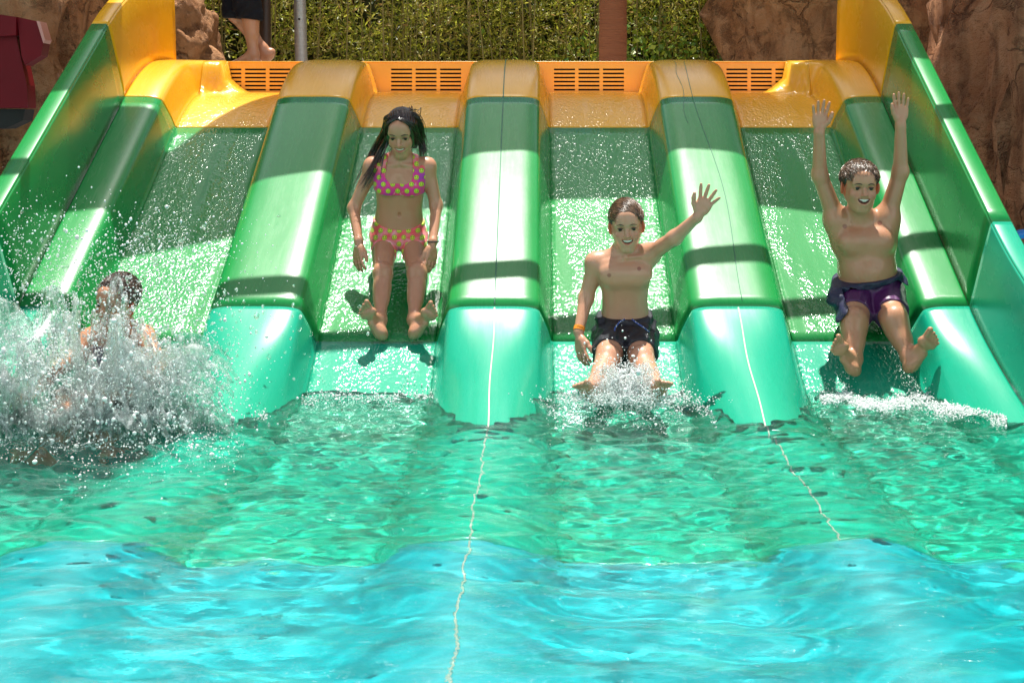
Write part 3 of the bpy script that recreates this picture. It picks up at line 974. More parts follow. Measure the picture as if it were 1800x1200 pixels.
def head_parts(H, root, body, brow_h=.021, smile=1.0, open_=1.0, browm=None, grin=0):
    P = H.P; s = H.s; mw = .0255 * smile
    for sx in (-1, 1):
        bmh = bmesh.new(); bmesh.ops.create_uvsphere(bmh, u_segments=20, v_segments=14, radius=.0118 * s)
        me = bpy.data.meshes.new('eye'); bmh.to_mesh(me); bmh.free()
        me.materials.append(M['eye_white']); me.materials.append(M['iris'])
        look = Vector(H.f * .96 - H.u * .1)
        for p in me.polygons:
            p.use_smooth = True
            if (Vector(p.center).normalized()).dot(look.normalized()) > .66: p.material_index = 1
        o = bpy.data.objects.new('eye', me); COL.objects.link(o); o.parent = root
        o.location = Vector(P(sx * .0315, .0682, .0005)) - root.location
        mb = MB(); n = 7
        pts = []; rad = []
        for i in range(n):
            q = i / (n - 1)
            pts.append(P(sx * (.014 + .034 * q), .0905 - .017 * q * q, brow_h + .003 + .004 * math.sin(q * 3.0) - .004 * q * q)); rad.append(.0026 * s * (1 - .7 * abs(q - .35)))
        mb.tube(pts, rad, 6).build('eyebrow', browm or M['brow'], root)
        mb = MB(); pts = [P(sx * (.0185 + .026 * q), .0835 - .010 * (q - .4) ** 2 - .003 * q, .0048 + .0022 * math.sin(q * 3.1)) for q in np.linspace(0, 1, 6)]
        mb.tube(pts, [.0010 * s, .0020 * s, .0023 * s, .0023 * s, .0020 * s, .0009 * s], 5).build('eyelashes', M['brow'], root)
    # teeth: one small block per tooth along the upper arc
    def arc(x, dz, dy): q = x / mw; return P(x, .086 - .016 * q * q + dy, -.0585 + .010 * q * q * smile + dz)
    mb = MB(); n = 8; tw = mw * 1.5 / n
    op = .0062 * open_
    mb = MB()
    mb.tube([arc(x, op * .35 * (1 - (x / mw) ** 2), -.0042) for x in np.linspace(-mw * .82, mw * .82, 9)], [op * .72 * (1 - (x / mw) ** 2 * .6) * s for x in np.linspace(-mw * .82, mw * .82, 9)], 8)
    t_ = mb.build('teeth', M['white'], root)
    mb = MB(); mb.tube([arc(x, -.001, -.0125) for x in np.linspace(-mw * .9, mw * .9, 9)], [op * 1.35 * s] * 9, 8).build('mouth', M['mouth'], root)
def head_color(H, v, col):
    q = (v - H.c) / H.s
    x, y, z = q @ H.r, q @ H.f, q @ H.u
    near = (np.abs(x) < .1) & (y > .03) & (np.abs(z) < .12)
    mw = .0255
    qq = np.clip(x / mw, -1.3, 1.3)
    zl = -.0585 + .010 * qq * qq
    lip = near & (np.abs(x) < mw * 1.12) & (np.abs(z - zl) < .0125 * np.sqrt(np.clip(1.25 - qq * qq, 0, 1))) & (y > .062)
    col[lip] *= (.80, .50, .48)
    ins = near & (np.abs(x) < mw) & (np.abs(z - zl) < .008) & (y < .078) & (y > .05)
    col[ins] *= (.3, .2, .2)
    ch = np.exp(-(((np.abs(x) - .038) / .018) ** 2 + ((z + .03) / .02) ** 2)) * near
    col *= 1 - ch[:, None] * np.array([.0, .18, .16])
    nb = np.exp(-((x / .012) ** 2 + ((z + .03) / .012) ** 2)) * near
    col *= 1 - nb[:, None] * np.array([.0, .14, .12])
    eb = np.exp(-(((np.abs(x) - .0315) / .017) ** 2 + ((z - .003) / .011) ** 2)) * near
    col *= 1 - eb[:, None] * np.array([.16, .24, .22])  # eye socket shade put into the skin tint
    er = (np.abs(x) > .070) & (np.abs(x) < .105) & (np.abs(z + .01) < .045) & (y < .03) & (y > -.045)
    col[er] *= (1.15, .62, .52)

def add_hand(F, wrist, d, nrm_, side, curl=.3, spread=.12, s=1.0, thumb=.7, rw=.018):
    """d: towards the fingers; nrm_: palm normal; side: direction of the thumb"""
    d = nrm(d); n = V3(nrm_); n = nrm(n - d * n.dot(d)); t = V3(side); t = nrm(t - d * t.dot(d) - n * t.dot(n))
    w = V3(wrist); g = 'hand'
    A = np.stack([d, n, t])
    F.cone(w - d * .01, w + d * .020 * s, rw, rw * .95, .012, g)
    F.ell(w + d * .044 * s, V3(.038, .0125, .031) * s, A, .010, g)
    F.cone(w + d * .030 * s + t * .018 * s, w + d * .062 * s + t * .024 * s, .0125 * s, .0095 * s, .010, g)
    F.cone(w + d * .028 * s - t * .016 * s, w + d * .062 * s - t * .024 * s, .0115 * s, .0090 * s, .010, g)
    curls = curl if hasattr(curl, '__len__') else [curl] * 4
    for i, (off, L, r) in enumerate(((.0245, .062, .0078), (.0085, .069, .0080), (-.0085, .064, .0076), (-.0245, .050, .0068))):
        a = off / .0245 * spread
        b = w + d * (.068 - .10 * abs(off) ** 1.3 - (.004 if i == 3 else 0)) * s + t * off * s
        dd = nrm(d + t * a); pts = [b - dd * .012 * s, b]; c = curls[i]; ang = c * .35
        for frac in (.45, .31, .24):
            q = dd * math.cos(ang) + n * math.sin(ang)
            pts.append(pts[-1] + q * L * frac * s); ang += c
        F.chain(pts, [r * s, r * 1.02 * s, r * .97 * s, r * .90 * s, r * .78 * s], .0035, g)
    b = w + d * .020 * s + t * .018 * s + n * .004 * s
    q1 = nrm(d * .75 + t * thumb + n * .25)
    q2 = nrm(d * 1.0 + t * thumb * .65 + n * .2); q3 = nrm(d * 1.0 + t * thumb * .35 + n * .2)
    p1 = b + q1 * .030 * s; p2 = p1 + q2 * .024 * s; p3 = p2 + q3 * .019 * s
    F.chain([b, p1, p2, p3], [.0125 * s, .0098 * s, .0088 * s, .0072 * s], .006, g)

def add_foot(F, ankle, heel, toedir, sole, inner, s=1.0, curl=.15):
    """heel: heel centre; toedir: heel to toes; sole: normal the sole faces; inner: side of the big toe"""
    d = nrm(toedir); n = V3(sole); n = nrm(n - d * n.dot(d)); t = V3(inner); t = nrm(t - d * t.dot(d) - n * t.dot(n))
    h = V3(heel); a = V3(ankle); g = 'foot'
    F.ell(h + d * .008 * s, V3(.032, .026, .0265) * s, np.stack([d, n, t]), .02, g)
    F.cone(a, h + d * .030 * s - n * .012 * s, .029 * s, .026 * s, .025, g)
    mid = h + d * .085 * s
    F.cone(h + d * .02 * s - t * .006 * s, h + d * .085 * s - t * .013 * s, .022 * s, .017 * s, .02, g)
    F.cone(a + d * .012 * s, h + d * .125 * s + t * .008 * s - n * .004 * s, .024 * s, .015 * s, .025, g)
    F.ell(h + d * .133 * s + t * .001, V3(.024, .015, .038) * s, np.stack([d, n, t]), .016, g)
    F.ell(h + d * .133 * s + t * .020 * s + n * .004 * s, V3(.022, .015, .019) * s, np.stack([d, n, t]), .01, g)
    # arch
    F.ell(h + d * .075 * s + t * .030 * s + n * .022 * s, V3(.034, .014, .018) * s, np.stack([d, n, t]), .018, g, -1)
    for i, (off, L, r, bd) in enumerate(((.024, .040, .0115, .152), (.007, .033, .0078, .156), (-.0065, .029, .0073, .152), (-.019, .025, .0070, .146), (-.0305, .020, .0070, .138))):
        b = h + d * bd * s + t * off * s
        q = nrm(d + n * curl * .2 + t * (off * 2.2))
        p1 = b + q * L * .5 * s; q2 = nrm(q + n * (curl + (.35 if i else 0))); p2 = p1 + q2 * L * .5 * s
        F.chain([b - q * .012 * s, p1, p2], [r * .9 * s, r * .86 * s, r * s], .0035, g)

def limb(F, a, b, c, r, g, k=.022, bulge=None):
    """a-b-c joints with radii r = (ra, rb_above, rb_below, rc)"""
    a, b, c = V3(a), V3(b), V3(c)
    F.cone(a, b, r[0], r[1], k, g); F.cone(b, c, r[2], r[3], k, g)
    if bulge:
        d = nrm(c - b); o = V3(bulge[0]); o = nrm(o - d * o.dot(d))
        m = b + (c - b) * .30 + o * bulge[2]
        F.cone(m, b + (c - b) * .55 + o * bulge[2] * .5, bulge[1], bulge[1] * .8, .03, g)

def strands(name, roots, fn, mat, parent, n=6, r=.0011, side=4):
    """roots: list of seeds; fn(seed, q) -> point for q in 0..1; joined into one hair mesh of separate locks"""
    vs = []; fs = []; b = 0
    qs = np.linspace(0, 1, n)
    for sd_ in roots:
        pts = np.array([fn(sd_, q) for q in qs])
        rr = (sd_[-1] if hasattr(sd_, '__len__') else 1.0) * r
        t = np.gradient(pts, axis=0); t /= np.linalg.norm(t, axis=1)[:, None] + 1e-9
        up = np.cross(t, np.array([.31, .77, .55])); up /= np.linalg.norm(up, axis=1)[:, None] + 1e-9
        sv = np.cross(t, up)
        rad = rr * (1 - .75 * qs ** 2)
        a = np.arange(side) * 2 * math.pi / side
        ring = pts[:, None, :] + rad[:, None, None] * (up[:, None, :] * np.cos(a)[None, :, None] + sv[:, None, :] * np.sin(a)[None, :, None])
        vs.append(ring.reshape(-1, 3))
        i = np.arange(n - 1)[:, None] * side; k = np.arange(side)[None, :]; k2 = (k + 1) % side
        fs.append(np.stack([(i + k).ravel(), (i + k2).ravel(), (i + side + k2).ravel(), (i + side + k).ravel()], 1) + b)
        b += n * side
    return mesh(name, np.concatenate(vs), np.concatenate(fs), mat, parent)

def scalp_fn(H, wide=1.0, lift=1.05):
    c = H.P(0, -.018, .030); R = V3(.074 * wide, .090, .080) * H.s
    def proj(p, l):
        q = (p - c) @ np.stack([H.r, H.f, H.u]).T
        k = np.linalg.norm(q / R); q = q / k * l
        return c + q @ np.stack([H.r, H.f, H.u])
    return c, R, proj

def short_hair(H, root, mat, capmat, F, wide=1.0, fringe=.0, seed=1, n=2400, comb=(0.3, 1, 0), line=.030, messy=.3, thick=.010):
    # cap grown from the head field, then combed locks lying on it
    rg = np.random.default_rng(seed)
    c, R, proj = scalp_fn(H, wide)
    A = H.A()
    lo = H.c - .14 * H.s; hi = H.c + .14 * H.s
    def fn(Fd, X, Y, Z):
        x, y, z = X - H.c[0], Y - H.c[1], Z - H.c[2]
        l = [(A[i][0] * x + A[i][1] * y + A[i][2] * z) / H.s for i in range(3)]
        # hairline: high over the forehead, down in front of the ears, low at the nape
        line_ = np.where(l[1] > .02, line + (l[1] - .02) * .30 + .0 * l[0], -.012 + (l[1] + .02) * 1.0)
        line_ = np.where(l[1] < -.02, -.012 + (l[1] + .02) * .7, line_)
        line_ = np.where(np.abs(l[0]) > .055, line_ - .012, line_)
        reg = (line_ - l[2]) * .8
        cr = np.sqrt(((l[0]) / (.074 * wide)) ** 2 + ((l[1] + .018) / .090) ** 2 + ((l[2] - .03) / .080) ** 2)
        d = (cr - 1) * .078 * H.s - thick * H.s * np.clip((l[2] - line_) / .03, .25, 1) - .0032 * np.sin(l[0] * 300 + l[1] * 130 + 4 * np.sin(l[1] * 70 + l[2] * 60))
        return np.maximum(d, reg * H.s)
    field_mesh('hair', F, .003, capmat, root, bounds=(lo, hi), fn=fn, smooth_it=1)
    roots = []
    comb = V3(comb)
    while len(roots) < n:
        d = rg.normal(size=3); d /= np.linalg.norm(d)
        if d[2] < .12 - .5 * max(0, -d[1]): continue
        if d[1] > .55 and d[2] < line * 9 + .25: continue
        roots.append((d[0], d[1], d[2], rg.random(), rg.normal(), rg.normal(), rg.uniform(.6, 1.5)))
    def f(sd_, q):
        d = V3(sd_[:3]); p0 = c + (d * R * (1.0 + thick / .078)) @ A
        cb = nrm(comb[0] * H.r + comb[1] * H.f + comb[2] * H.u + messy * (sd_[4] * H.r + sd_[5] * H.f))
        nn = nrm(d @ A); cb = cb - nn * cb.dot(nn) * .9
        L = (.026 + .026 * sd_[3] + fringe * max(0, d[1])) * H.s
        p = proj(p0 + cb * L * q, 1.0 + thick / .078 + (.02 + .09 * sd_[3] * (.5 + messy)) * q)
        if fringe and q > .4 and d[1] > .45: p = p - H.u * .010 * (q - .4)
        return p
    o = strands('hair_locks', roots, f, mat, root, 5, .0013, 4)
    return o
# ------------------------------------------------------------------ people
def torso_uvw(T, X, Y, Z):
    P0, up, lat, dep, H = T
    x, y, z = X - P0[0], Y - P0[1], Z - P0[2]
    return (x * lat[0] + y * lat[1] + z * lat[2], x * dep[0] + y * dep[1] + z * dep[2], x * up[0] + y * up[1] + z * up[2])
WV = lambda *a: V3(tuple(W(*a)))
LAT = (1, 0, 0)           # image right; dep = up x lat -> points away from the camera... sign handled below
def smax(a, b, k):
    h = np.maximum(k - np.abs(a - b), 0) / k
    return np.maximum(a, b) + h * h * k / 4

# ============ girl in the second lane
def girl():
    root = empty('person', tuple(W(700, 440, 6.33)))
    tag(root, 'long-haired girl in pink smiley bikini sliding down the second lane', 'girl', 'children on the slide')
    F = Field()
    P0, P1 = WV(700, 433, 6.37), WV(704, 279, 6.24)
    F.torso(P0, P1, LAT, [(-.3, .10, .07), (0, .108, .078), (.14, .116, .080), (.32, .107, .070), (.46, .099, .066), (.62, .106, .071), (.78, .114, .074), (.88, .110, .062), (.96, .085, .048), (1.2, .05, .04)], bow=.008)
    sh = {'a': WV(655, 292, 6.27), 'b': WV(751, 293, 6.27)}
    nb = P1 + V3(0, .01, .01)
    for k_ in 'ab':
        F.cone(nb + V3(0, .005, -.01), sh[k_] + V3(0, 0, .004), .032, .028, .035, 'torso')
        F.ell(sh[k_], (.037, .036, .038), k=.025, g='arm')
        # collar bone
        F.cone(P1 + (sh[k_] - P1) * .12 + V3(0, -.036, -.022), sh[k_] + V3(0, -.028, -.006), .0065, .006, .014, 'torso')
    for sx in (-1, 1):
        F.ell(P0 + (P1 - P0) * .70 + V3(sx * .052, -.056, 0), (.042, .026, .038), k=.03, g='torso')
    F.ell(WV(702, 378, 6.26) + V3(0, -.002, 0), (.006, .012, .009), k=.008, g='torso', op=-1)
    # arms
    limb(F, sh['a'], WV(622, 366, 6.28), WV(630, 423, 6.18), (.033, .026, .026, .0185), 'arm')
    limb(F, sh['b'], WV(767, 362, 6.28), WV(761, 424, 6.16), (.033, .026, .026, .0185), 'arm')
    add_hand(F, WV(631, 427, 6.175), (-.04, -.25, -.95), (.55, .55, -.05), (.6, -.8, .1), curl=[.35, .30, .32, .4], spread=.16, s=.93, thumb=.45)
    add_hand(F, WV(760, 429, 6.155), (-.06, -.25, -.95), (-.55, .55, -.05), (-.6, -.8, .1), curl=[.38, .32, .30, .4], spread=.14, s=.93, thumb=.45)
    # legs
    hipa, hipb = WV(675, 420, 6.34), WV(727, 420, 6.34)
    kna, knb = WV(673, 482, 6.10), WV(733, 482, 6.10)
    ana, anb = WV(668, 560, 5.955), WV(728, 560, 5.955)
    limb(F, hipa, kna, ana, (.060, .041, .038, .025), 'leg', bulge=((0, .3, -1), .033, .012))
    limb(F, hipb, knb, anb, (.060, .041, .038, .025), 'leg', bulge=((0, .3, -1), .033, .012))
    for kn in (kna, knb): F.ell(kn + V3(0, -.012, .020), (.030, .026, .030), k=.02, g='leg')
    ha, hb = WV(673, 590, 5.915), WV(726, 588, 5.915)
    add_foot(F, ana + V3(0, .0, -.01), ha, WV(644, 545, 5.84) - ha, (.18, -1, -.12), (-.55, 0, .9), s=.95) if False else None
    add_foot(F, ana + V3(0, 0, -.01), ha, WV(643, 545, 5.865) - ha, (.12, -1, -.25), (.75, 0, .5), s=.90)
    add_foot(F, anb + V3(0, 0, -.01), hb, WV(758, 547, 5.865) - hb, (-.12, -1, -.25), (-.75, 0, .5), s=.90)
    # head
    H = Head(WV(706, 232, 6.185), (-.10, -1, -.52), (-.05, -.48, 1), .87)
    add_head(F, H, nb, .038, smile=1.25, open_=1.15, wide=.90, squint=.6)
    def col(v):
        c = np.ones((len(v), 3)); head_color(H, v, c); return c
    field_mesh('body', F, .003, M['skin_girl'], root, color=col)
    head_parts(H, root, None, smile=1.25, open_=1.15)
    # bikini
    t = NT('smiley_fabric'); co = t.coord()
    sp = t.node('ShaderNodeSeparateXYZ'); t.put(sp.inputs[0], co)
    x, y, z = sp.outputs
    n = t.noise(t.map(co, (1, 1, 1), rot=(0, .7, 0)), 11, 4, .6, 1.2)
    base = t.ramp(n, [(.34, (.42, .03, .42)), (.46, (.80, .03, .28)), (.56, (.85, .05, .16)), (.66, (.80, .50, .70))])
    # orange straps: the fabric turns coral away from the middle
    zn = t.math('ADD', z, t.math('MULTIPLY', t.noise(co, 16, 3), .05))
    strap = t.ramp(zn, [(.0, 1.0), (.68, 1.0), (.72, 0.0), (.885, 0.0), (.915, 1.0)])
    base = t.mix(t.math('MULTIPLY', strap, .85), base, t.mix(t.ramp(n, [(.42, 0.0), (.62, 1.0)]), (.85, .10, .05), (.85, .36, .38)))
    cell = .041
    row = t.math('FLOOR', t.math('DIVIDE', z, cell * .72))
    odd = t.math('MODULO', t.math('ABSOLUTE', row), 2.0)
    ux = t.math('ADD', t.math('DIVIDE', x, cell), t.math('MULTIPLY', odd, .5))
    fx = t.math('MULTIPLY', t.math('SUBTRACT', t.math('FRACT', ux), .5), cell)
    fz = t.math('MULTIPLY', t.math('SUBTRACT', t.math('FRACT', t.math('DIVIDE', z, cell * .72)), .5), cell * .72)
    r = t.math('SQRT', t.math('ADD', t.math('MULTIPLY', fx, fx), t.math('MULTIPLY', fz, fz)))
    disc = t.math('LESS_THAN', r, .0100); ring = t.math('LESS_THAN', r, .0113)
    smile = t.math('MULTIPLY', t.math('MULTIPLY', t.math('GREATER_THAN', r, .0048), t.math('LESS_THAN', r, .0066)), t.math('LESS_THAN', fz, -.001))
    ax = t.math('SUBTRACT', t.math('ABSOLUTE', fx), .004); ez = t.math('SUBTRACT', fz, .0035)
    eye = t.math('LESS_THAN', t.math('SQRT', t.math('ADD', t.math('MULTIPLY', ax, ax), t.math('MULTIPLY', t.math('MULTIPLY', ez, ez), .4))), .0016)
    c1 = t.mix(ring, base, (.05, .04, .01))
    c1 = t.mix(disc, c1, (.62, .78, .04))
    c1 = t.mix(t.math('MULTIPLY', t.math('MAXIMUM', smile, eye), disc), c1, (.05, .05, .01))
    t.set(Base_Color=c1, Roughness=.55, Sheen_Weight=.2, Normal=t.bump(t.math('ADD', t.noise(co, 25, 4), t.math('MULTIPLY', t.noise(co, 700, 1), .06)), .35, .006))
    T = F.T
    Lt = T[4]
    def top(Fd, X, Y, Z):
        u, v, w = torso_uvw(T, X, Y, Z)
        au = np.abs(u); wl = .268
        cup = .325 + .055 * np.clip((au - .03) / .05, 0, 1.2) ** 1.6
        band = np.maximum(wl - w, w - cup)
        st = np.maximum(np.abs(au - .073 + .10 * np.clip(w - .36, 0, 1)) - .0125, .30 - w)
        reg = np.minimum(band, st)
        return smax(Fd - .0045, reg, .004)
    o = field_mesh('bikini_top', F, .0025, t.m, root, groups=('torso',), fn=top)
    def bot(Fd, X, Y, Z):
        u, v, w = torso_uvw(T, X, Y, Z)
        reg = np.maximum(w - .106 - .02 * np.clip(np.abs(u) / .1, 0, 1) ** 2, (-.05 + .95 * np.maximum(np.abs(u) - .022, 0)) - w)
        reg = np.maximum(reg, np.abs(u) - .15)
        fl = np.abs(w - .092) ; 
        return smax(Fd - .005, reg, .004)
    F2 = Field(); F2.p = [p for p in F.p if p[5] == 'torso' or p[5] == 'leg']; F2.T = T
    field_mesh('bikini_bottom', F2, .0025, t.m, root, fn=bot, bounds=(P0 - V3(.15, .14, .12), P0 + V3(.15, .12, .2)))
    # black wrist cord
    w_ = WV(761, 424, 6.16); 
    ringp = [w_ + V3(.0225 * math.cos(a), .0225 * math.sin(a), -.002) for a in np.linspace(0, 2 * math.pi, 17)]
    MB().tube(ringp, .0035, 6, cap=False).build('wristband', M['dark'], root)
    # hair: cap + long wet locks
    hm = hair_mat('wet_dark_hair', (.010, .006, .004), (.035, .018, .010), .22)
    A = H.A(); lo = H.c - .15; hi = H.c + .15
    def cap(Fd, X, Y, Z):
        x, y, z = X - H.c[0], Y - H.c[1], Z - H.c[2]
        l = [(A[i][0] * x + A[i][1] * y + A[i][2] * z) / H.s for i in range(3)]
        face = np.sqrt((l[0] / .056) ** 2 + ((l[2] + .028) / .076) ** 2)      # keep the face free
        reg = np.where(l[1] > -.01, (1 - face) * .06, -1)
        reg = np.maximum(reg, np.where(l[1] > -.01, -.07 - l[2], -.10 - l[2]))
        cr = np.sqrt((l[0] / .0725) ** 2 + ((l[1] + .018) / .090) ** 2 + (np.maximum(l[2] - .03, 0) / .080) ** 2 + (np.minimum(l[2] - .03, 0) / .2) ** 2)
        part = .006 * np.exp(-((l[0] + .004) / .006) ** 2) * (l[1] > 0)
        d = (cr - 1) * .078 - .009 + part - .0018 * np.sin(l[0] * 500 + 3 * np.sin(l[1] * 60))
        return np.maximum(d, reg) * H.s
    field_mesh('hair', F, .003, hm, root, bounds=(lo, hi), fn=cap, smooth_it=1)
    rg = np.random.default_rng(4)
    c, R, proj = scalp_fn(H, .95)
    # guide curves: sideways over the head then hanging; local (x,y,z) start, then world hang points
    def lock(ptsW, spread0, spread1, n, thick=1.0):
        P = np.array(ptsW); out = []
        tt = np.linspace(0, 1, len(P))
        for i in range(n):
            o0 = rg.normal(size=3) * spread0; o1 = rg.normal(size=3) * spread1; ph = rg.random() * 6.28; le = rg.uniform(.75, 1.0)
            out.append((P, tt, o0, o1, ph, le, thick * rg.uniform(.6, 1.5)))
        return out
    def lf(sd_, q):
        P, tt, o0, o1, ph, le, _ = sd_
        qq = q * le
        # smooth interpolation
        base = np.array([np.interp(qq, tt, P[:, i]) for i in range(3)]) if len(P) < 3 else cat(P, tt, qq)
        return base + o0 * np.array([1, 1, .45 if qq < .25 else 1]) * (1 - qq) * min(1, .35 + qq * 2.5) + o1 * qq * qq + .003 * np.array([math.sin(q * 9 + ph), math.cos(q * 8 + ph), 0]) * qq
    def cat(P, tt, q):
        x = q * (len(P) - 1); i = min(int(x), len(P) - 2); f = x - i
        p0, p1, p2, p3 = P[max(i - 1, 0)], P[i], P[i + 1], P[min(i + 2, len(P) - 1)]
        return .5 * ((2 * p1) + (-p0 + p2) * f + (2 * p0 - 5 * p1 + 4 * p2 - p3) * f * f + (-p0 + 3 * p1 - 3 * p2 + p3) * f ** 3)
    hp = H.P
    seeds = []
    seeds += lock([hp(.006, .045, .098), hp(.050, .048, .075), hp(.074, .020, .02), hp(.080, .0, -.04), WV(668, 266, 6.24), WV(652, 300, 6.22), WV(634, 330, 6.22)], .008, .013, 120)
    seeds += lock([hp(.004, .02, .104), hp(.052, .02, .080), hp(.082, -.01, .01), WV(662, 255, 6.27), WV(645, 292, 6.28), WV(628, 330, 6.26)], .008, .012, 60)
    seeds += lock([hp(.0, -.02, .100), hp(.058, -.03, .07), hp(.084, -.05, .0), WV(664, 262, 6.31), WV(660, 285, 6.33), WV(652, 300, 6.34)], .013, .016, 150)
    seeds += lock([hp(-.006, .045, .098), hp(-.050, .048, .075), hp(-.074, .020, .02), hp(-.079, .0, -.035), WV(741, 256, 6.22), WV(746, 268, 6.22)], .009, .010, 150)
    seeds += lock([hp(0, -.02, .100), hp(-.058, -.03, .07), hp(-.084, -.05, .0), WV(742, 255, 6.29), WV(742, 280, 6.34)], .013, .014, 140)
    seeds += lock([hp(.0, -.06, .086), hp(.0, -.105, .045), hp(.0, -.12, -.02), WV(702, 275, 6.36), WV(702, 320, 6.38), WV(702, 345, 6.38)], .035, .04, 170)
    seeds += lock([hp(.070, .030, .0), hp(.076, .02, -.05), WV(672, 285, 6.19), WV(667, 320, 6.185)], .002, .002, 6, 1.2)
    strands('hair_locks', seeds, lf, hm, root, 14, .0017, 4)
    return root

# ============ boy in the third lane
def shorts_fn(T, cuts_, waist_w, off=.010, fold=.004):
    def fn(Fd, X, Y, Z):
        u, v, w = torso_uvw(T, X, Y, Z)
        reg = w - waist_w - .0 * u
        for (a, b, tcut, sx) in cuts_:
            d = nrm(b - a)
            along = (X - a[0]) * d[0] + (Y - a[1]) * d[1] + (Z - a[2]) * d[2]
            side = (u * sx) > 0
            reg = np.maximum(reg, np.where(side, along - tcut, -1))
        f = fold * (np.sin(u * 90 + 4 * np.sin(w * 40)) + .6 * np.sin(w * 120 + u * 60 + 2 * np.sin(v * 60)))
        ease = off * (1 + 1.3 * np.clip((.04 - w) / .12, 0, 1))
        return smax(Fd - ease + f, reg, .006)
    return fn
def boy_mid():
    root = empty('person', tuple(W(1099, 600, 5.75)))
    tag(root, 'slim boy in black swim shorts with orange wristband waving one arm in the third lane', 'boy', 'children on the slide')
    F = Field()
    P0, P1 = WV(1099, 598, 5.79), WV(1098, 441, 5.70)
    F.torso(P0, P1, LAT, [(-.3, .10, .07), (0, .104, .078), (.18, .102, .074), (.38, .092, .064), (.52, .092, .064), (.68, .102, .072), (.82, .110, .074), (.90, .104, .062), (.97, .08, .046), (1.2, .05, .04)], bow=.006)
    sha, shb = WV(1047, 462, 5.73), WV(1143, 446, 5.70)
    nb = P1 + V3(0, .01, .01)
    for s_ in (sha, shb):
        F.cone(nb + V3(0, .008, -.015), s_ + V3(0, .004, .002), .032, .030, .035, 'torso')
        F.ell(s_, (.040, .038, .040), k=.03, g='arm')
        F.cone(P1 + (s_ - P1) * .12 + V3(0, -.038, -.022), s_ + V3(0, -.030, -.004), .007, .006, .014, 'torso')
    for sx in (-1, 1):
        F.ell(P0 + (P1 - P0) * .74 + V3(sx * .048, -.050, 0), (.050, .024, .036), k=.04, g='torso')
    F.ell(WV(1101, 545, 5.66), (.005, .012, .007), k=.008, g='torso', op=-1)
    limb(F, sha, WV(1030, 525, 5.74), WV(1017, 583, 5.66), (.035, .028, .029, .0195), 'arm')
    limb(F, shb, WV(1186, 418, 5.60), WV(1226, 381, 5.52), (.035, .028, .029, .0195), 'arm')
    add_hand(F, WV(1018, 588, 5.655), (.10, -.35, -.90), (.75, .5, 0), (.5, -.85, .1), curl=[.25, .3, .35, .4], spread=.22, s=.95, thumb=.55)
    add_hand(F, WV(1227, 380, 5.52), (.42, -.10, .85), (-.15, -1, -.1), (-.80, 0, .45), curl=[.10, .14, .18, .2], spread=.42, s=.95, thumb=.8)
    hipa, hipb = WV(1077, 590, 5.76), WV(1121, 590, 5.76)
    kna, knb = WV(1069, 630, 5.52), WV(1128, 632, 5.52)
    ana, anb = WV(1046, 675, 5.33), WV(1152, 678, 5.33)
    limb(F, hipa, kna, ana, (.072, .048, .044, .029), 'leg', bulge=((0, .3, -1), .036, .012))
    limb(F, hipb, knb, anb, (.072, .048, .044, .029), 'leg', bulge=((0, .3, -1), .036, .012))
    for kn in (kna, knb): F.ell(kn + V3(0, -.010, .022), (.032, .028, .030), k=.02, g='leg')
    ha, hb = WV(1041, 696, 5.29), WV(1154, 696, 5.29)
    add_foot(F, ana + V3(0, 0, -.01), ha, WV(1024, 676, 5.16) - ha, (-.1, -.8, -.6), (.8, 0, .4), s=1.0)
    add_foot(F, anb + V3(0, 0, -.01), hb, WV(1165, 674, 5.16) - hb, (.1, -.8, -.6), (-.8, 0, .4), s=1.0)
    H = Head(WV(1101, 396, 5.655), (-.02, -1, -.20), (-.06, -.2, 1), .84)
    add_head(F, H, nb, .040, smile=1.15, open_=1.5, wide=.95, ear=1.05)
    nip = [WV(1071, 484, 5.64), WV(1124, 473, 5.63)]
    def col(v):
        c = np.ones((len(v), 3)); head_color(H, v, c)
        for n_ in nip:
            d = np.hypot(v[:, 0] - n_[0], v[:, 2] - n_[2]); m = (np.abs(v[:, 1] - n_[1]) < .08)
            k = np.clip((.0095 - d) / .003, 0, 1) * m
            c *= 1 - k[:, None] * np.array([.42, .58, .58])
        return c
    field_mesh('body', F, .003, M['skin_boy'], root, color=col)
    head_parts(H, root, None, smile=1.15, open_=1.5, brow_h=.020, browm=simple('brown_brow', (.05, .03, .018), .5, .2, 8, 0))
    F2 = Field(); F2.p = [p for p in F.p if p[5] == 'torso' or (p[5] == 'leg')]; F2.T = F.T
    t = NT('black_swim_fabric'); c = t.coord()
    t.set(Base_Color=t.mix(t.noise(c, 20, 4), (.008, .009, .014), (.022, .024, .034)), Roughness=.42, Normal=t.bump(t.math('ADD', t.noise(c, 28, 5), t.math('MULTIPLY', t.noise(c, 400, 2), .1)), .6, .006))
    o = field_mesh('swim_shorts', F2, .003, t.m, root, bounds=(P0 - V3(.2, .42, .25), P0 + V3(.2, .16, .16)),
               fn=shorts_fn(F.T, [(hipa, kna, .185, -1), (hipb, knb, .185, 1)], .115, .012, .0035))
    # cord and white side mark
    dr = NT('drawcord'); cc = dr.coord()
    dr.set(Base_Color=dr.mix(dr.math('GREATER_THAN', dr.voro(cc, 130), .33), (.75, .78, .85), (.05, .09, .35)), Roughness=.6)
    def surf(px, py, Y): return WV(px, py, Y)
    MB().tube([surf(1098, 561, 5.655), surf(1089, 566, 5.635), surf(1081, 576, 5.62), surf(1079, 590, 5.60)], .0032, 6).build('drawcord', dr.m, root)
    MB().tube([surf(1111, 561, 5.655), surf(1120, 568, 5.635), surf(1131, 575, 5.625), surf(1141, 583, 5.63)], .0032, 6).build('drawcord', dr.m, root)
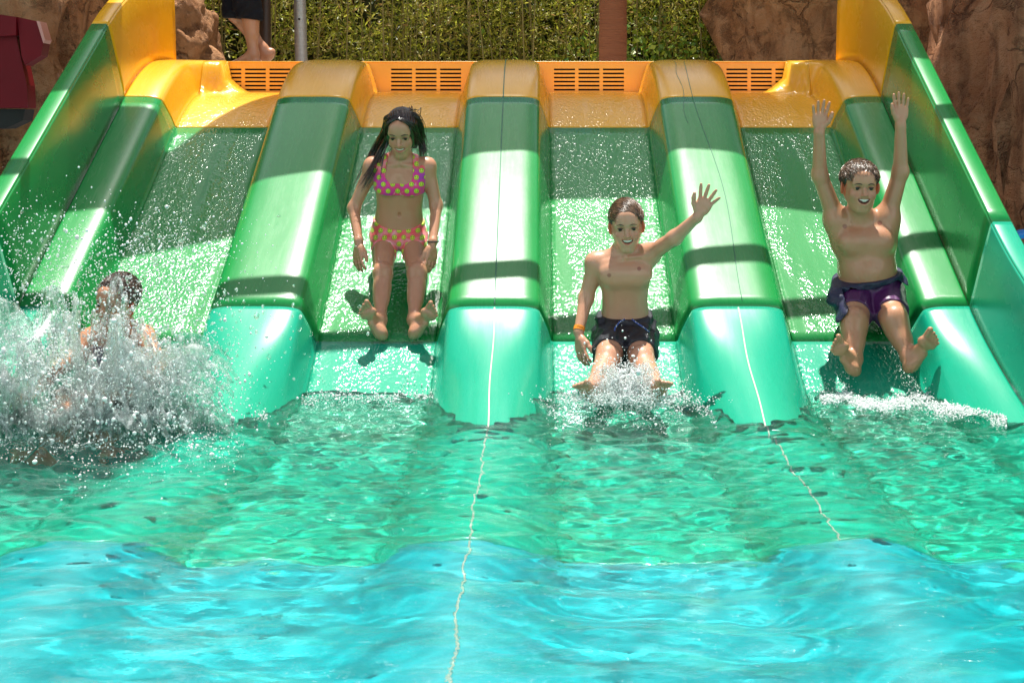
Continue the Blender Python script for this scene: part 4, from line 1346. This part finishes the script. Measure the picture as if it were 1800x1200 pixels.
    # wristband with dark print
    wb = simple('orange_wristband_plastic', (.85, .28, .02), .35, .05, 8, 0)
    wc = WV(1018, 578, 5.665); d = nrm(WV(1017, 583, 5.66) - WV(1030, 525, 5.74)); a_ = nrm(np.cross(d, (0, 1, 0))); b_ = np.cross(d, a_)
    mb = MB(); mb.tube([wc - d * .009, wc + d * .009], [.0228, .0225], 24, cap=False); wo = mb.build('wristband', wb, root)
    mb = MB()
    for k, a0 in enumerate(np.linspace(-.5, .5, 6)):
        for (dz, ln) in ((-.003 + (k % 2) * .003, .006),):
            e = a_ * math.sin(a0) * -1 + (0 - b_ if (-b_)[1] > 0 else b_) * math.cos(a0) * (1)
            if e[1] > 0: e = -e
            mb.tube([wc + e * .0232 - d * (.0035 + dz * .3), wc + e * .0232 + d * (.0025 - dz * .3)], .0011, 4)
    mb.build('print', M['dark'], wo)
    hm = hair_mat('brown_hair', (.05, .024, .011), (.26, .14, .07), .35)
    cm = hair_mat('brown_hair_base', (.045, .025, .014), (.05, .03, .015), .45)
    short_hair(H, root, hm, cm, F, .95, fringe=.012, seed=3, n=2600, comb=(-.75, .75, 0), line=.038, messy=.22, thick=.014)
    return root

# ============ boy in the fourth lane
def boy_right():
    root = empty('person', tuple(W(1525, 530, 6.0)))
    tag(root, 'boy in dark navy and purple shorts with both arms raised in the fourth lane', 'boy', 'children on the slide')
    F = Field()
    P0, P1 = WV(1530, 527, 6.00), WV(1514, 386, 5.93)
    F.torso(P0, P1, LAT, [(-.3, .115, .09), (0, .122, .098), (.2, .126, .100), (.38, .122, .098), (.55, .117, .088), (.72, .122, .086), (.84, .120, .080), (.92, .105, .068), (.98, .08, .05), (1.2, .05, .04)], bow=.004)
    sha, shb = WV(1470, 386, 5.95), WV(1559, 383, 5.95)
    nb = P1 + V3(0, .01, .012)
    F.T_ = F.T
    for s_ in (sha, shb):
        F.cone(nb + V3(0, .008, -.018), s_ + V3(0, .004, -.006), .034, .034, .04, 'torso')
        F.ell(s_, (.043, .042, .048), k=.04, g='arm')
        F.cone(P0 + (P1 - P0) * .72 + (s_ - P1) * .8, s_, .045, .040, .05, 'arm')
    for sx in (-1, 1):
        F.ell(P0 + (P1 - P0) * .74 + V3(sx * .055, -.060, -.004), (.052, .030, .042), k=.035, g='torso')
    F.ell(P0 + (P1 - P0) * .36 + V3(0, -.05, 0), (.085, .062, .07), k=.05, g='torso')
    F.ell(WV(1531, 451, 5.845), (.008, .013, .006), k=.008, g='torso', op=-1)
    ela, elb = WV(1441, 308, 5.92), WV(1583, 302, 5.92)
    wra, wrb = WV(1440, 232, 5.86), WV(1583, 219, 5.86)
    limb(F, sha, ela, wra, (.041, .031, .032, .0215), 'arm')
    limb(F, shb, elb, wrb, (.041, .031, .032, .0215), 'arm')
    add_hand(F, wra + V3(0, 0, .004), (.04, -.06, 1), (.05, -1, 0), (1, 0, .1), curl=[.08, .10, .12, .18], spread=.22, s=.93, thumb=.62)
    add_hand(F, wrb + V3(0, 0, .004), (.0, -.06, 1), (-.05, -1, 0), (-1, 0, .1), curl=[.08, .10, .12, .15], spread=.13, s=.93, thumb=.45)
    hipa, hipb = WV(1503, 518, 5.97), WV(1553, 518, 5.97)
    kna, knb = WV(1501, 566, 5.77), WV(1572, 562, 5.77)
    ana, anb = WV(1502, 629, 5.69), WV(1597, 624, 5.69)
    limb(F, hipa, kna, ana, (.082, .056, .052, .031), 'leg', bulge=((0, .3, -1), .042, .014))
    limb(F, hipb, knb, anb, (.082, .056, .052, .031), 'leg', bulge=((0, .3, -1), .042, .014))
    for kn in (kna, knb): F.ell(kn + V3(0, -.012, .024), (.036, .030, .032), k=.02, g='leg')
    ha, hb = WV(1504, 652, 5.665), WV(1597, 646, 5.665)
    add_foot(F, ana + V3(0, 0, -.01), ha, WV(1472, 607, 5.615) - ha, (.12, -1, -.25), (.75, 0, .5), s=.94)
    add_foot(F, anb + V3(0, 0, -.01), hb, WV(1628, 606, 5.615) - hb, (-.12, -1, -.25), (-.75, 0, .5), s=1.0)
    H = Head(WV(1512, 327, 5.86), (.03, -1, -.14), (.02, -.14, 1), .875)
    add_head(F, H, nb, .047, smile=1.2, open_=1.9, wide=1.04, ear=1.0)
    F.ell(H.P(0, .03, -.085), (.04, .03, .03), H.A(), .03, 'head')
    nip = [WV(1489, 399, 5.85), WV(1551, 393, 5.85)]
    def col(v):
        c = np.ones((len(v), 3)); head_color(H, v, c)
        for n_ in nip:
            d = np.hypot(v[:, 0] - n_[0], v[:, 2] - n_[2]); m = (np.abs(v[:, 1] - n_[1]) < .09)
            k = np.clip((.011 - d) / .003, 0, 1) * m
            c *= 1 - k[:, None] * np.array([.42, .58, .58])
        return c
    field_mesh('body', F, .003, M['skin_boy2'], root, color=col)
    head_parts(H, root, None, smile=1.2, open_=1.9, brow_h=.019)
    F2 = Field(); F2.p = [p for p in F.p if p[5] == 'torso' or (p[5] == 'leg')]; F2.T = F.T
    def cloth(name, a, b, rough=.45):
        t = NT(name); c = t.coord()
        t.set(Base_Color=t.mix(t.noise(c, 20, 4), a, b), Roughness=rough, Normal=t.bump(t.math('ADD', t.noise(c, 26, 5), t.math('MULTIPLY', t.noise(c, 400, 2), .1)), .6, .006))
        return t.m
    pm = cloth('purple_swim_fabric', (.05, .008, .06), (.10, .016, .11), .35)
    nm = cloth('navy_swim_fabric', (.010, .012, .038), (.022, .026, .07))
    bd = (P0 - V3(.24, .40, .25), P0 + V3(.24, .18, .2))
    field_mesh('under_shorts', F2, .003, pm, root, bounds=bd, fn=shorts_fn(F.T, [(hipa, kna, .165, -1), (hipb, knb, .165, 1)], .10, .007, .0015))
    # loose folded outer shorts flaring at the sides
    F3 = Field(); F3.p = list(F2.p); F3.T = F.T
    F3.cone(WV(1490, 490, 5.96), WV(1466, 524, 5.86), .040, .020, .04, 'torso')
    F3.cone(WV(1562, 490, 5.96), WV(1600, 532, 5.87), .040, .018, .04, 'torso')
    def outer(Fd, X, Y, Z):
        u, v, w = torso_uvw(F.T, X, Y, Z)
        lo_ = .098 - .95 * np.clip(np.abs(u) - .10, 0, .11) - .010 * np.cos(u * 24) + .002 * np.sin(u * 50)
        reg = np.maximum(w - .118, lo_ - w)
        for hp_, kn_ in ((hipa, kna), (hipb, knb)):
            d_ = nrm(kn_ - hp_); al = (X - hp_[0]) * d_[0] + (Y - hp_[1]) * d_[1] + (Z - hp_[2]) * d_[2]
            sdm = (u * (-1 if hp_ is hipa else 1)) > 0
            reg = np.maximum(reg, np.where(sdm & (np.abs(u) < .135), np.where(np.abs(u) > .085, al - .10, np.maximum(al - .14, -1)), -1))
        f = .0022 * np.sin(u * 80 + 3 * np.sin(w * 40)) + .001 * np.sin(w * 160 + u * 30)
        return smax(Fd - .013 + f, reg, .006)
    field_mesh('swim_shorts', F3, .003, nm, root, bounds=bd, fn=outer)
    hm = hair_mat('damp_brown_hair', (.025, .013, .008), (.26, .16, .10), .25)
    cm = hair_mat('damp_brown_hair_base', (.020, .012, .008), (.03, .018, .01), .35)
    short_hair(H, root, hm, cm, F, 1.04, fringe=.022, seed=5, n=2600, comb=(.25, 1.0, 0), line=.044, messy=.5, thick=.013)
    return root

# ============ rider inside the splash
def splash_rider():
    root = empty('person', tuple(W(180, 690, 5.3)))
    tag(root, 'child hidden inside the big splash at the foot of the first lane', 'child', 'children on the slide')
    F = Field()
    P0, P1 = WV(178, 715, 5.40), WV(205, 570, 5.36)
    F.torso(P0, P1, (1, .15, 0), [(-.3, .11, .08), (0, .118, .09), (.3, .11, .08), (.6, .11, .08), (.84, .118, .08), (.95, .09, .06), (1.2, .05, .04)], bow=.0)
    sha, shb = WV(160, 600, 5.33), WV(252, 592, 5.36)
    nb = P1 + V3(0, .01, .01)
    for s_ in (sha, shb):
        F.cone(nb, s_, .034, .032, .035, 'torso'); F.ell(s_, (.042, .040, .042), k=.03)
    limb(F, sha, WV(112, 640, 5.22), WV(72, 676, 5.08), (.036, .029, .03, .02), 'arm')
    limb(F, shb, WV(282, 642, 5.24), WV(246, 684, 5.10), (.038, .030, .031, .021), 'arm')
    add_hand(F, WV(70, 680, 5.07), (-.6, -.5, -.3), (0, -.3, -1), (.5, -.8, 0), s=1.0)
    add_hand(F, WV(244, 686, 5.09), (-.8, -.5, -.1), (0, -.3, -1), (-.3, -.8, 0.4), curl=.5, s=1.05)
    limb(F, WV(155, 712, 5.36), WV(118, 735, 5.05), WV(80, 850, 4.85), (.075, .052, .048, .03), 'leg')
    limb(F, WV(200, 712, 5.36), WV(200, 738, 5.05), WV(185, 860, 4.85), (.075, .052, .048, .03), 'leg')
    add_foot(F, WV(80, 850, 4.85), WV(78, 862, 4.82), (-.3, -.6, .5), (0, -1, -.4), (.8, 0, .4))
    add_foot(F, WV(185, 860, 4.85), WV(185, 872, 4.82), (.2, -.6, .5), (0, -1, -.4), (-.8, 0, .4))
    H = Head(WV(205, 530, 5.33), (-.45, -1, -.25), (.15, -.3, 1), .88)
    add_head(F, H, nb, .045)
    def col(v):
        c = np.ones((len(v), 3)); head_color(H, v, c); return c
    field_mesh('body', F, .004, M['skin_boy2'], root, color=col)
    head_parts(H, root, None)
    F2 = Field(); F2.p = [p for p in F.p if p[5] in ('torso', 'leg')]; F2.T = F.T
    sm = simple('grey_violet_fabric', (.10, .08, .16), .6, .3, 15, .2)
    def shirt(Fd, X, Y, Z):
        u, v, w = torso_uvw(F.T, X, Y, Z)
        return smax(Fd - .006, np.maximum(w - .26, -.05 - w), .005)
    field_mesh('swim_shirt', F2, .004, sm, root, bounds=(P0 - V3(.2, .3, .2), P1 + V3(.2, .2, .1)), fn=shirt)
    hm = hair_mat('dark_hair', (.03, .016, .01), (.10, .05, .03), .35)
    short_hair(H, root, hm, hm, F, 1.0, fringe=.01, seed=9, n=700)

# ============ walker on the deck above
def walker():
    root = empty('person', tuple(W(447, 108, 8.72)))
    tag(root, 'person in black shorts walking barefoot along the deck, seen from the knees down', 'person')
    Y = 8.72
    F = Field()
    hc = V3(W(418, 20, Y)) + V3(.02, 0, .44)
    P0 = hc + V3(.03, 0, -.03); P1 = hc + V3(-.02, 0, .47)
    F.torso(P0, P1, (0, 1, 0), [(-.3, .12, .09), (0, .135, .10), (.3, .125, .09), (.6, .135, .10), (.84, .15, .10), (.95, .11, .07), (1.2, .05, .04)])
    k1 = WV(415, 24, Y + .05); a1 = WV(462, 86, Y + .05)
    k2 = WV(436, 30, Y - .05) + V3(.0, 0, .06); a2 = WV(446, 96, Y - .05)
    limb(F, hc + V3(0, .08, 0), k1, a1, (.085, .056, .052, .030), 'leg', bulge=((1, 0, .2), .045, .015))
    limb(F, hc + V3(0, -.08, 0), k2, a2, (.085, .056, .052, .030), 'leg', bulge=((1, 0, 0), .045, .012))
    h1 = WV(477, 92, Y + .05)
    add_foot(F, a1, h1, (-.55, 0, -.85), (.85, 0, -.5), (0, -1, 0), s=1.1)
    add_foot(F, a2, a2 + V3(.03, 0, -.055), (-1, 0, 0), (0, 0, -1), (0, -1, 0), s=1.1)
    nb = P1 + V3(0, 0, .02)
    for sy in (-1, 1):
        s_ = P1 + V3(0, sy * .15, -.05)
        F.cone(nb, s_, .045, .042, .04, 'torso')
        el = s_ + V3(.02, sy * .05, -.27); wr = el + V3(-.12, 0, -.18)
        limb(F, s_, el, wr, (.045, .036, .036, .025), 'arm')
        add_hand(F, wr, (-.4, 0, -.9), (0, -sy, 0), (-1, 0, 0.3), curl=.4, s=1.15)
    H = Head(P1 + V3(-.02, 0, .20), (-1, 0, -.1), (0, 0, 1), 1.05)
    add_head(F, H, nb, .052)
    def col(v):
        c = np.ones((len(v), 3)); head_color(H, v, c); return c
    field_mesh('body', F, .005, M['skin_boy2'], root, color=col)
    head_parts(H, root, None)
    F2 = Field(); F2.p = [p for p in F.p if p[5] in ('torso', 'leg')]; F2.T = F.T
    bm_ = simple('black_board_shorts', (.006, .007, .012), .7, .3, 15, .3, Specular_IOR_Level=.2)
    def sh_(Fd, X, Y_, Z):
        z1 = W(418, 33, Y).z
        d = smax(Fd - .028 + .004 * np.sin(X * 60 + 3 * np.sin(Z * 30)) , np.maximum(z1 + .10 * (X - k1[0]) * -1 - Z, Z - hc[2] - .1), .008)
        return d
    field_mesh('board_shorts', F2, .005, bm_, root, bounds=(hc - V3(.3, .3, .6), hc + V3(.3, .3, .2)), fn=sh_)
    MB().tube([a2 + V3(.026 * math.cos(a), .026 * math.sin(a), .012) for a in np.linspace(0, 2 * math.pi, 17)], .0025, 6, cap=False).build('anklet', M['dark'], root)
    hm = hair_mat('walker_hair', (.03, .02, .012), (.07, .04, .025), .4)
    short_hair(H, root, hm, hm, F, 1.0, seed=12, n=500)
girl(); boy_mid(); boy_right(); splash_rider(); walker()
# ------------------------------------------------------------------ splashes, spray and foam
t = NT('splash_water'); c = t.coord()
t.set(Base_Color=(.97, 1, 1), Roughness=.0, IOR=1.333, Transmission_Weight=1.0, Normal=t.bump(t.noise(c, 45, 4, .65, 1.0), .8, .006))
tr = t.node('ShaderNodeBsdfTransparent'); tr.inputs[0].default_value = (.97, .99, .985, 1)
ms = t.node('ShaderNodeMixShader'); ms.inputs[0].default_value = .64
t.L.new(t.p.outputs[0], ms.inputs[1]); t.L.new(tr.outputs[0], ms.inputs[2]); df = t.node('ShaderNodeBsdfDiffuse'); df.inputs[0].default_value = (.9, .93, .93, 1)
tl = t.node('ShaderNodeBsdfTranslucent'); tl.inputs[0].default_value = (.9, .93, .93, 1)
m0 = t.node('ShaderNodeMixShader'); m0.inputs[0].default_value = .5; t.L.new(df.outputs[0], m0.inputs[1]); t.L.new(tl.outputs[0], m0.inputs[2])
m2 = t.node('ShaderNodeMixShader')
t.put(m2.inputs[0], t.ramp(t.noise(t.map(c, (1, 1, .45)), 30, 6, .7, 1.2), [(.50, 0.0), (.70, .65)]))
t.L.new(ms.outputs[0], m2.inputs[1]); t.L.new(m0.outputs[0], m2.inputs[2]); t.L.new(m2.outputs[0], t.out.inputs[0])
M['splash'] = t.m
t = NT('foam_glint_white')
t.set(Base_Color=(.95, .97, .97), Roughness=.35, IOR=1.333, Transmission_Weight=.15, Subsurface_Weight=0.0)  # white of the foam; on spray drops it stands in for sun glints
M['foam'] = t.m
def vnoise(P, sc, seed):
    return np.array([mnoise.noise(Vector((p[0] * sc + seed, p[1] * sc + seed * .37, p[2] * sc))) for p in P])
def sheet(c0, th0, span, vh, vz, T, seed, nt=46, nu=56, r0=.08, hole=.28, rag=.02):
    rg = np.random.default_rng(seed)
    th = th0 + np.linspace(-.5, .5, nu) * span; tt = np.linspace(0, T, nt)
    ph = rg.random(8) * 6.28
    m = 1 + .16 * np.sin(th * 5 + ph[0]) + .12 * np.sin(th * 11 + ph[1]) + .08 * np.sin(th * 23 + ph[2])
    mz = 1 + .12 * np.sin(th * 7 + ph[3]) + .10 * np.sin(th * 17 + ph[4])
    TH, TT = np.meshgrid(th, tt, indexing='ij')
    d = r0 + vh * m[:, None] * TT
    X = c0[0] + np.cos(TH) * d; Y = c0[1] + np.sin(TH) * d * .8; Z = c0[2] + vz * mz[:, None] * TT - 4.9 * TT ** 2
    P = np.stack([X, Y, Z], -1).reshape(-1, 3)
    q = np.stack([TH.ravel() * 5, TT.ravel() * 5, 0 * TH.ravel()], 1)
    n1 = vnoise(q, 1.0, seed); n2 = vnoise(q * np.array([3.5, 1.2, 1]), 1.0, seed + 9); n3 = vnoise(q * np.array([5.0, 3.0, 1]), 1.0, seed + 5)
    P[:, 0] += rag * (n1 + .5 * n2); P[:, 1] += rag * 1.4 * n2; P[:, 2] += rag * .8 * (n1 * .5 + n3)
    f = grid_faces(nu, nt)
    tn = (TT / T).ravel()
    keepv = (n3 * .6 + n2 * .4) < (hole - .55 * np.clip(tn - .45, 0, 1) + .25 * (1 - tn))
    ed = np.abs((TH.ravel() - th0) / span) * 2
    keepv &= ~((ed > .8) & (n2 > -.1))
    f = f[keepv[f].all(1)]
    tips = P[(~keepv) & (tn > .3)]
    return P, f, tips
ICO = bmesh.new(); bmesh.ops.create_icosphere(ICO, subdivisions=1, radius=1)
IV = np.array([v.co for v in ICO.verts]); IF = np.array([[v.index for v in f.verts] for f in ICO.faces]); ICO.free()
def drops(name, P, R, mat, label, cat, parent=None, stretch=None):
    P = np.asarray(P); n = len(P)
    rg = np.random.default_rng(n)
    S3 = R[:, None] * np.exp(rg.normal(0, .22, (n, 3)))
    if stretch is not None: S3[:, 2] *= stretch
    v = P[:, None, :] + IV[None] * S3[:, None, :]
    f = IF[None] + (np.arange(n) * len(IV))[:, None, None]
    o = mesh(name, v.reshape(-1, 3), f.reshape(-1, 3), mat, parent)
    if parent is None: tag(o, label, cat, kind='stuff')
    else: o['kind'] = 'stuff'
    return o
def zone(px, py, Y, spx, spy, sy, n, rg):
    out = []
    for a, b, y in zip(rg.normal(px, spx, n), rg.normal(py, spy, n), rg.normal(Y, sy, n)):
        p = W(a, b, max(y, 3.5))
        if p.z > -.01 and p.z > float(zf(p.y)) + .02: out.append(tuple(p))
    return out
def big_splash():
    root = empty('water_splash', tuple(W(175, 760, 5.1)))
    tag(root, 'big clear splash with spray around the child at the foot of the first lane', 'splash')
    rg = np.random.default_rng(21)
    specs = []
    D = math.pi
    C1 = (-1.43, 5.05, 0.0); C2 = (-1.72, 5.0, 0.0); C3 = (-1.30, 5.0, .0)
    specs += [(C1, -.15, 1.5, 1.25, 2.0, .38, 1), (C1, -.5, 1.6, 1.0, 2.5, .44, 2), (C1, -1.1, 1.7, .8, 1.6, .33, 3), (C3, -.1, 1.3, 1.15, 1.25, .25, 4)]
    specs += [(C2, D + .3, 1.5, .9, 2.6, .42, 5), (C2, D + .9, 1.5, .8, 2.0, .38, 6), (C2, -1.5, 2.0, .65, 2.2, .40, 7), (C1, D * .5, 2.6, .35, 3.0, .48, 8)]
    specs += [(C1, D - .2, 1.6, .7, 2.8, .46, 9), (C3, .4, 1.4, .8, 2.2, .38, 10), (C2, -.8, 1.2, .9, 1.3, .27, 11), (C1, -1.7, 1.4, .9, 1.2, .24, 12), (C1, -.8, 1.1, 1.5, 1.4, .28, 13)]
    specs += [((-1.36, 5.0, 0.0), -1.2, 1.8, .45, 2.7, .46, 17), ((-1.55, 4.98, 0.0), -2.0, 1.6, .4, 2.4, .42, 18)]
    tips = []
    specs = [(a, b, c_, d, e_ * .88, f_ * .9, g_) for (a, b, c_, d, e_, f_, g_) in specs]
    for (c0, th, sp, vh, vz, T, seed) in specs:
        P, f, tp = sheet(c0, th, sp, vh, vz, T, seed)
        o = mesh('water_sheet', P, f, M['splash'], root)
        m = o.modifiers.new('solid', 'SOLIDIFY'); m.thickness = .006; m.offset = 0
        tips.append(tp)
    tips = np.concatenate(tips)
    k = rg.choice(len(tips), min(3800, len(tips)), replace=False)
    P = tips[k] + rg.normal(0, .012, (len(k), 3))
    drops('spray', P, np.exp(rg.normal(math.log(.0024), .45, len(P))), M['foam'], '', '', root, 1.3)
    Z = []
    Z += zone(150, 560, 5.1, 130, 75, .22, 3000, rg)
    Z += zone(270, 430, 5.3, 95, 32, .25, 750, rg)
    Z += zone(60, 430, 5.2, 60, 50, .2, 420, rg)
    Z += zone(330, 560, 5.2, 70, 80, .2, 520, rg)
    Z += zone(60, 650, 4.95, 80, 60, .12, 2600, rg)
    Z += zone(240, 690, 4.95, 90, 50, .12, 2600, rg)
    Z = np.array(Z)
    drops('spray', Z, np.exp(rg.normal(math.log(.00165), .45, len(Z))), M['foam'], '', '', root, 1.15)
    Z = np.array(zone(190, 600, 5.05, 150, 90, .2, 900, rg))
    drops('clear_drops', Z, np.exp(rg.normal(math.log(.0050), .35, len(Z))), M['splash'], '', '', root, 1.2)
    # churned water mound
    F = Field()
    for i in range(90):
        a = rg.random() * 6.28; r = rg.random() ** .6 * .40
        x = -1.46 + math.cos(a) * r * 1.1; y = 4.98 + math.sin(a) * r * .6
        h_ = .13 * (1 - r / .42) + .03
        F.cone((x, y, -.06), (x + rg.normal(0, .03), y + rg.normal(0, .02), h_ * rg.uniform(.3, 1.3)), .035, .008, .05)
    field_mesh('churned_water', F, .007, M['splash'], root)
def foot_splash():
    root = empty('water_splash', tuple(W(1100, 700, 5.25)))
    tag(root, 'small white splash between the feet of the boy in black shorts', 'splash')
    rg = np.random.default_rng(33)
    c0 = tuple(W(1100, 712, 5.22)); tips = []
    for (th, sp, vh, vz, T, seed) in ((-.3, 2, .35, 1.5, .26, 41), (-1.6, 2, .3, 1.3, .24, 42), (3.3, 2, .38, 1.45, .25, 43), (-.9, 1.6, .5, 1.1, .2, 44), (-2.3, 1.6, .5, 1.1, .2, 45)):
        P, f, tp = sheet(c0, th, sp, vh, vz, T, seed, 26, 30, .02, .25, .010)
        o = mesh('water_sheet', P, f, M['splash'], root)
        m = o.modifiers.new('solid', 'SOLIDIFY'); m.thickness = .004; m.offset = 0
        tips.append(tp)
    tips = np.concatenate(tips)
    P = tips + rg.normal(0, .008, tips.shape)
    drops('spray', P, np.exp(rg.normal(math.log(.0016), .4, len(P))), M['foam'], '', '', root)
    Z = np.array(zone(1102, 675, 5.22, 32, 20, .05, 3600, rg) + zone(1100, 700, 5.15, 62, 9, .06, 2400, rg) + zone(1100, 650, 5.25, 45, 30, .08, 160, rg))
    drops('spray', Z, np.exp(rg.normal(math.log(.00165), .45, len(Z))), M['foam'], '', '', root)
def foam_lines():
    rg = np.random.default_rng(55)
    P = []; R = []
    def add(x0, x1, y0, y1, n, ysp=5, z=.004, r=.0028):
        for i in range(n):
            q = rg.random(); px = x0 + (x1 - x0) * q; py = y0 + (y1 - y0) * q + rg.normal(0, ysp)
            py += 5 * math.sin(px * .05) + 3 * math.sin(px * .13)
            Yw = 2500 * CH / (py - 240)
            X = CX + (px - 945) / 2500 * Yw
            zz = z + abs(rg.normal(0, .006))
            if float(zf(Yw)) + float(hfun(X, Yw)) * .85 > -.0: 
                zz = float(zf(Yw)) + float(hfun(X, Yw)) * .9 + .008
            P.append((X, Yw, zz)); R.append(math.exp(rg.normal(math.log(r * .6), .45)))
    add(1440, 1600, 700, 716, 3400, 6); add(1600, 1770, 706, 738, 3400, 8); add(980, 1040, 700, 712, 220); add(1150, 1210, 706, 696, 260)
    add(530, 780, 702, 700, 900, 5); add(960, 1200, 730, 735, 700, 12); add(1200, 1260, 705, 745, 200); add(420, 470, 700, 745, 200, 6)
    add(0, 430, 790, 775, 700, 14); add(100, 420, 830, 800, 320, 22)
    drops('foam', np.array(P), np.array(R), M['foam'], 'white foam and bubbles along the water line at the slide foot', 'foam')
big_splash(); foot_splash(); foam_lines()
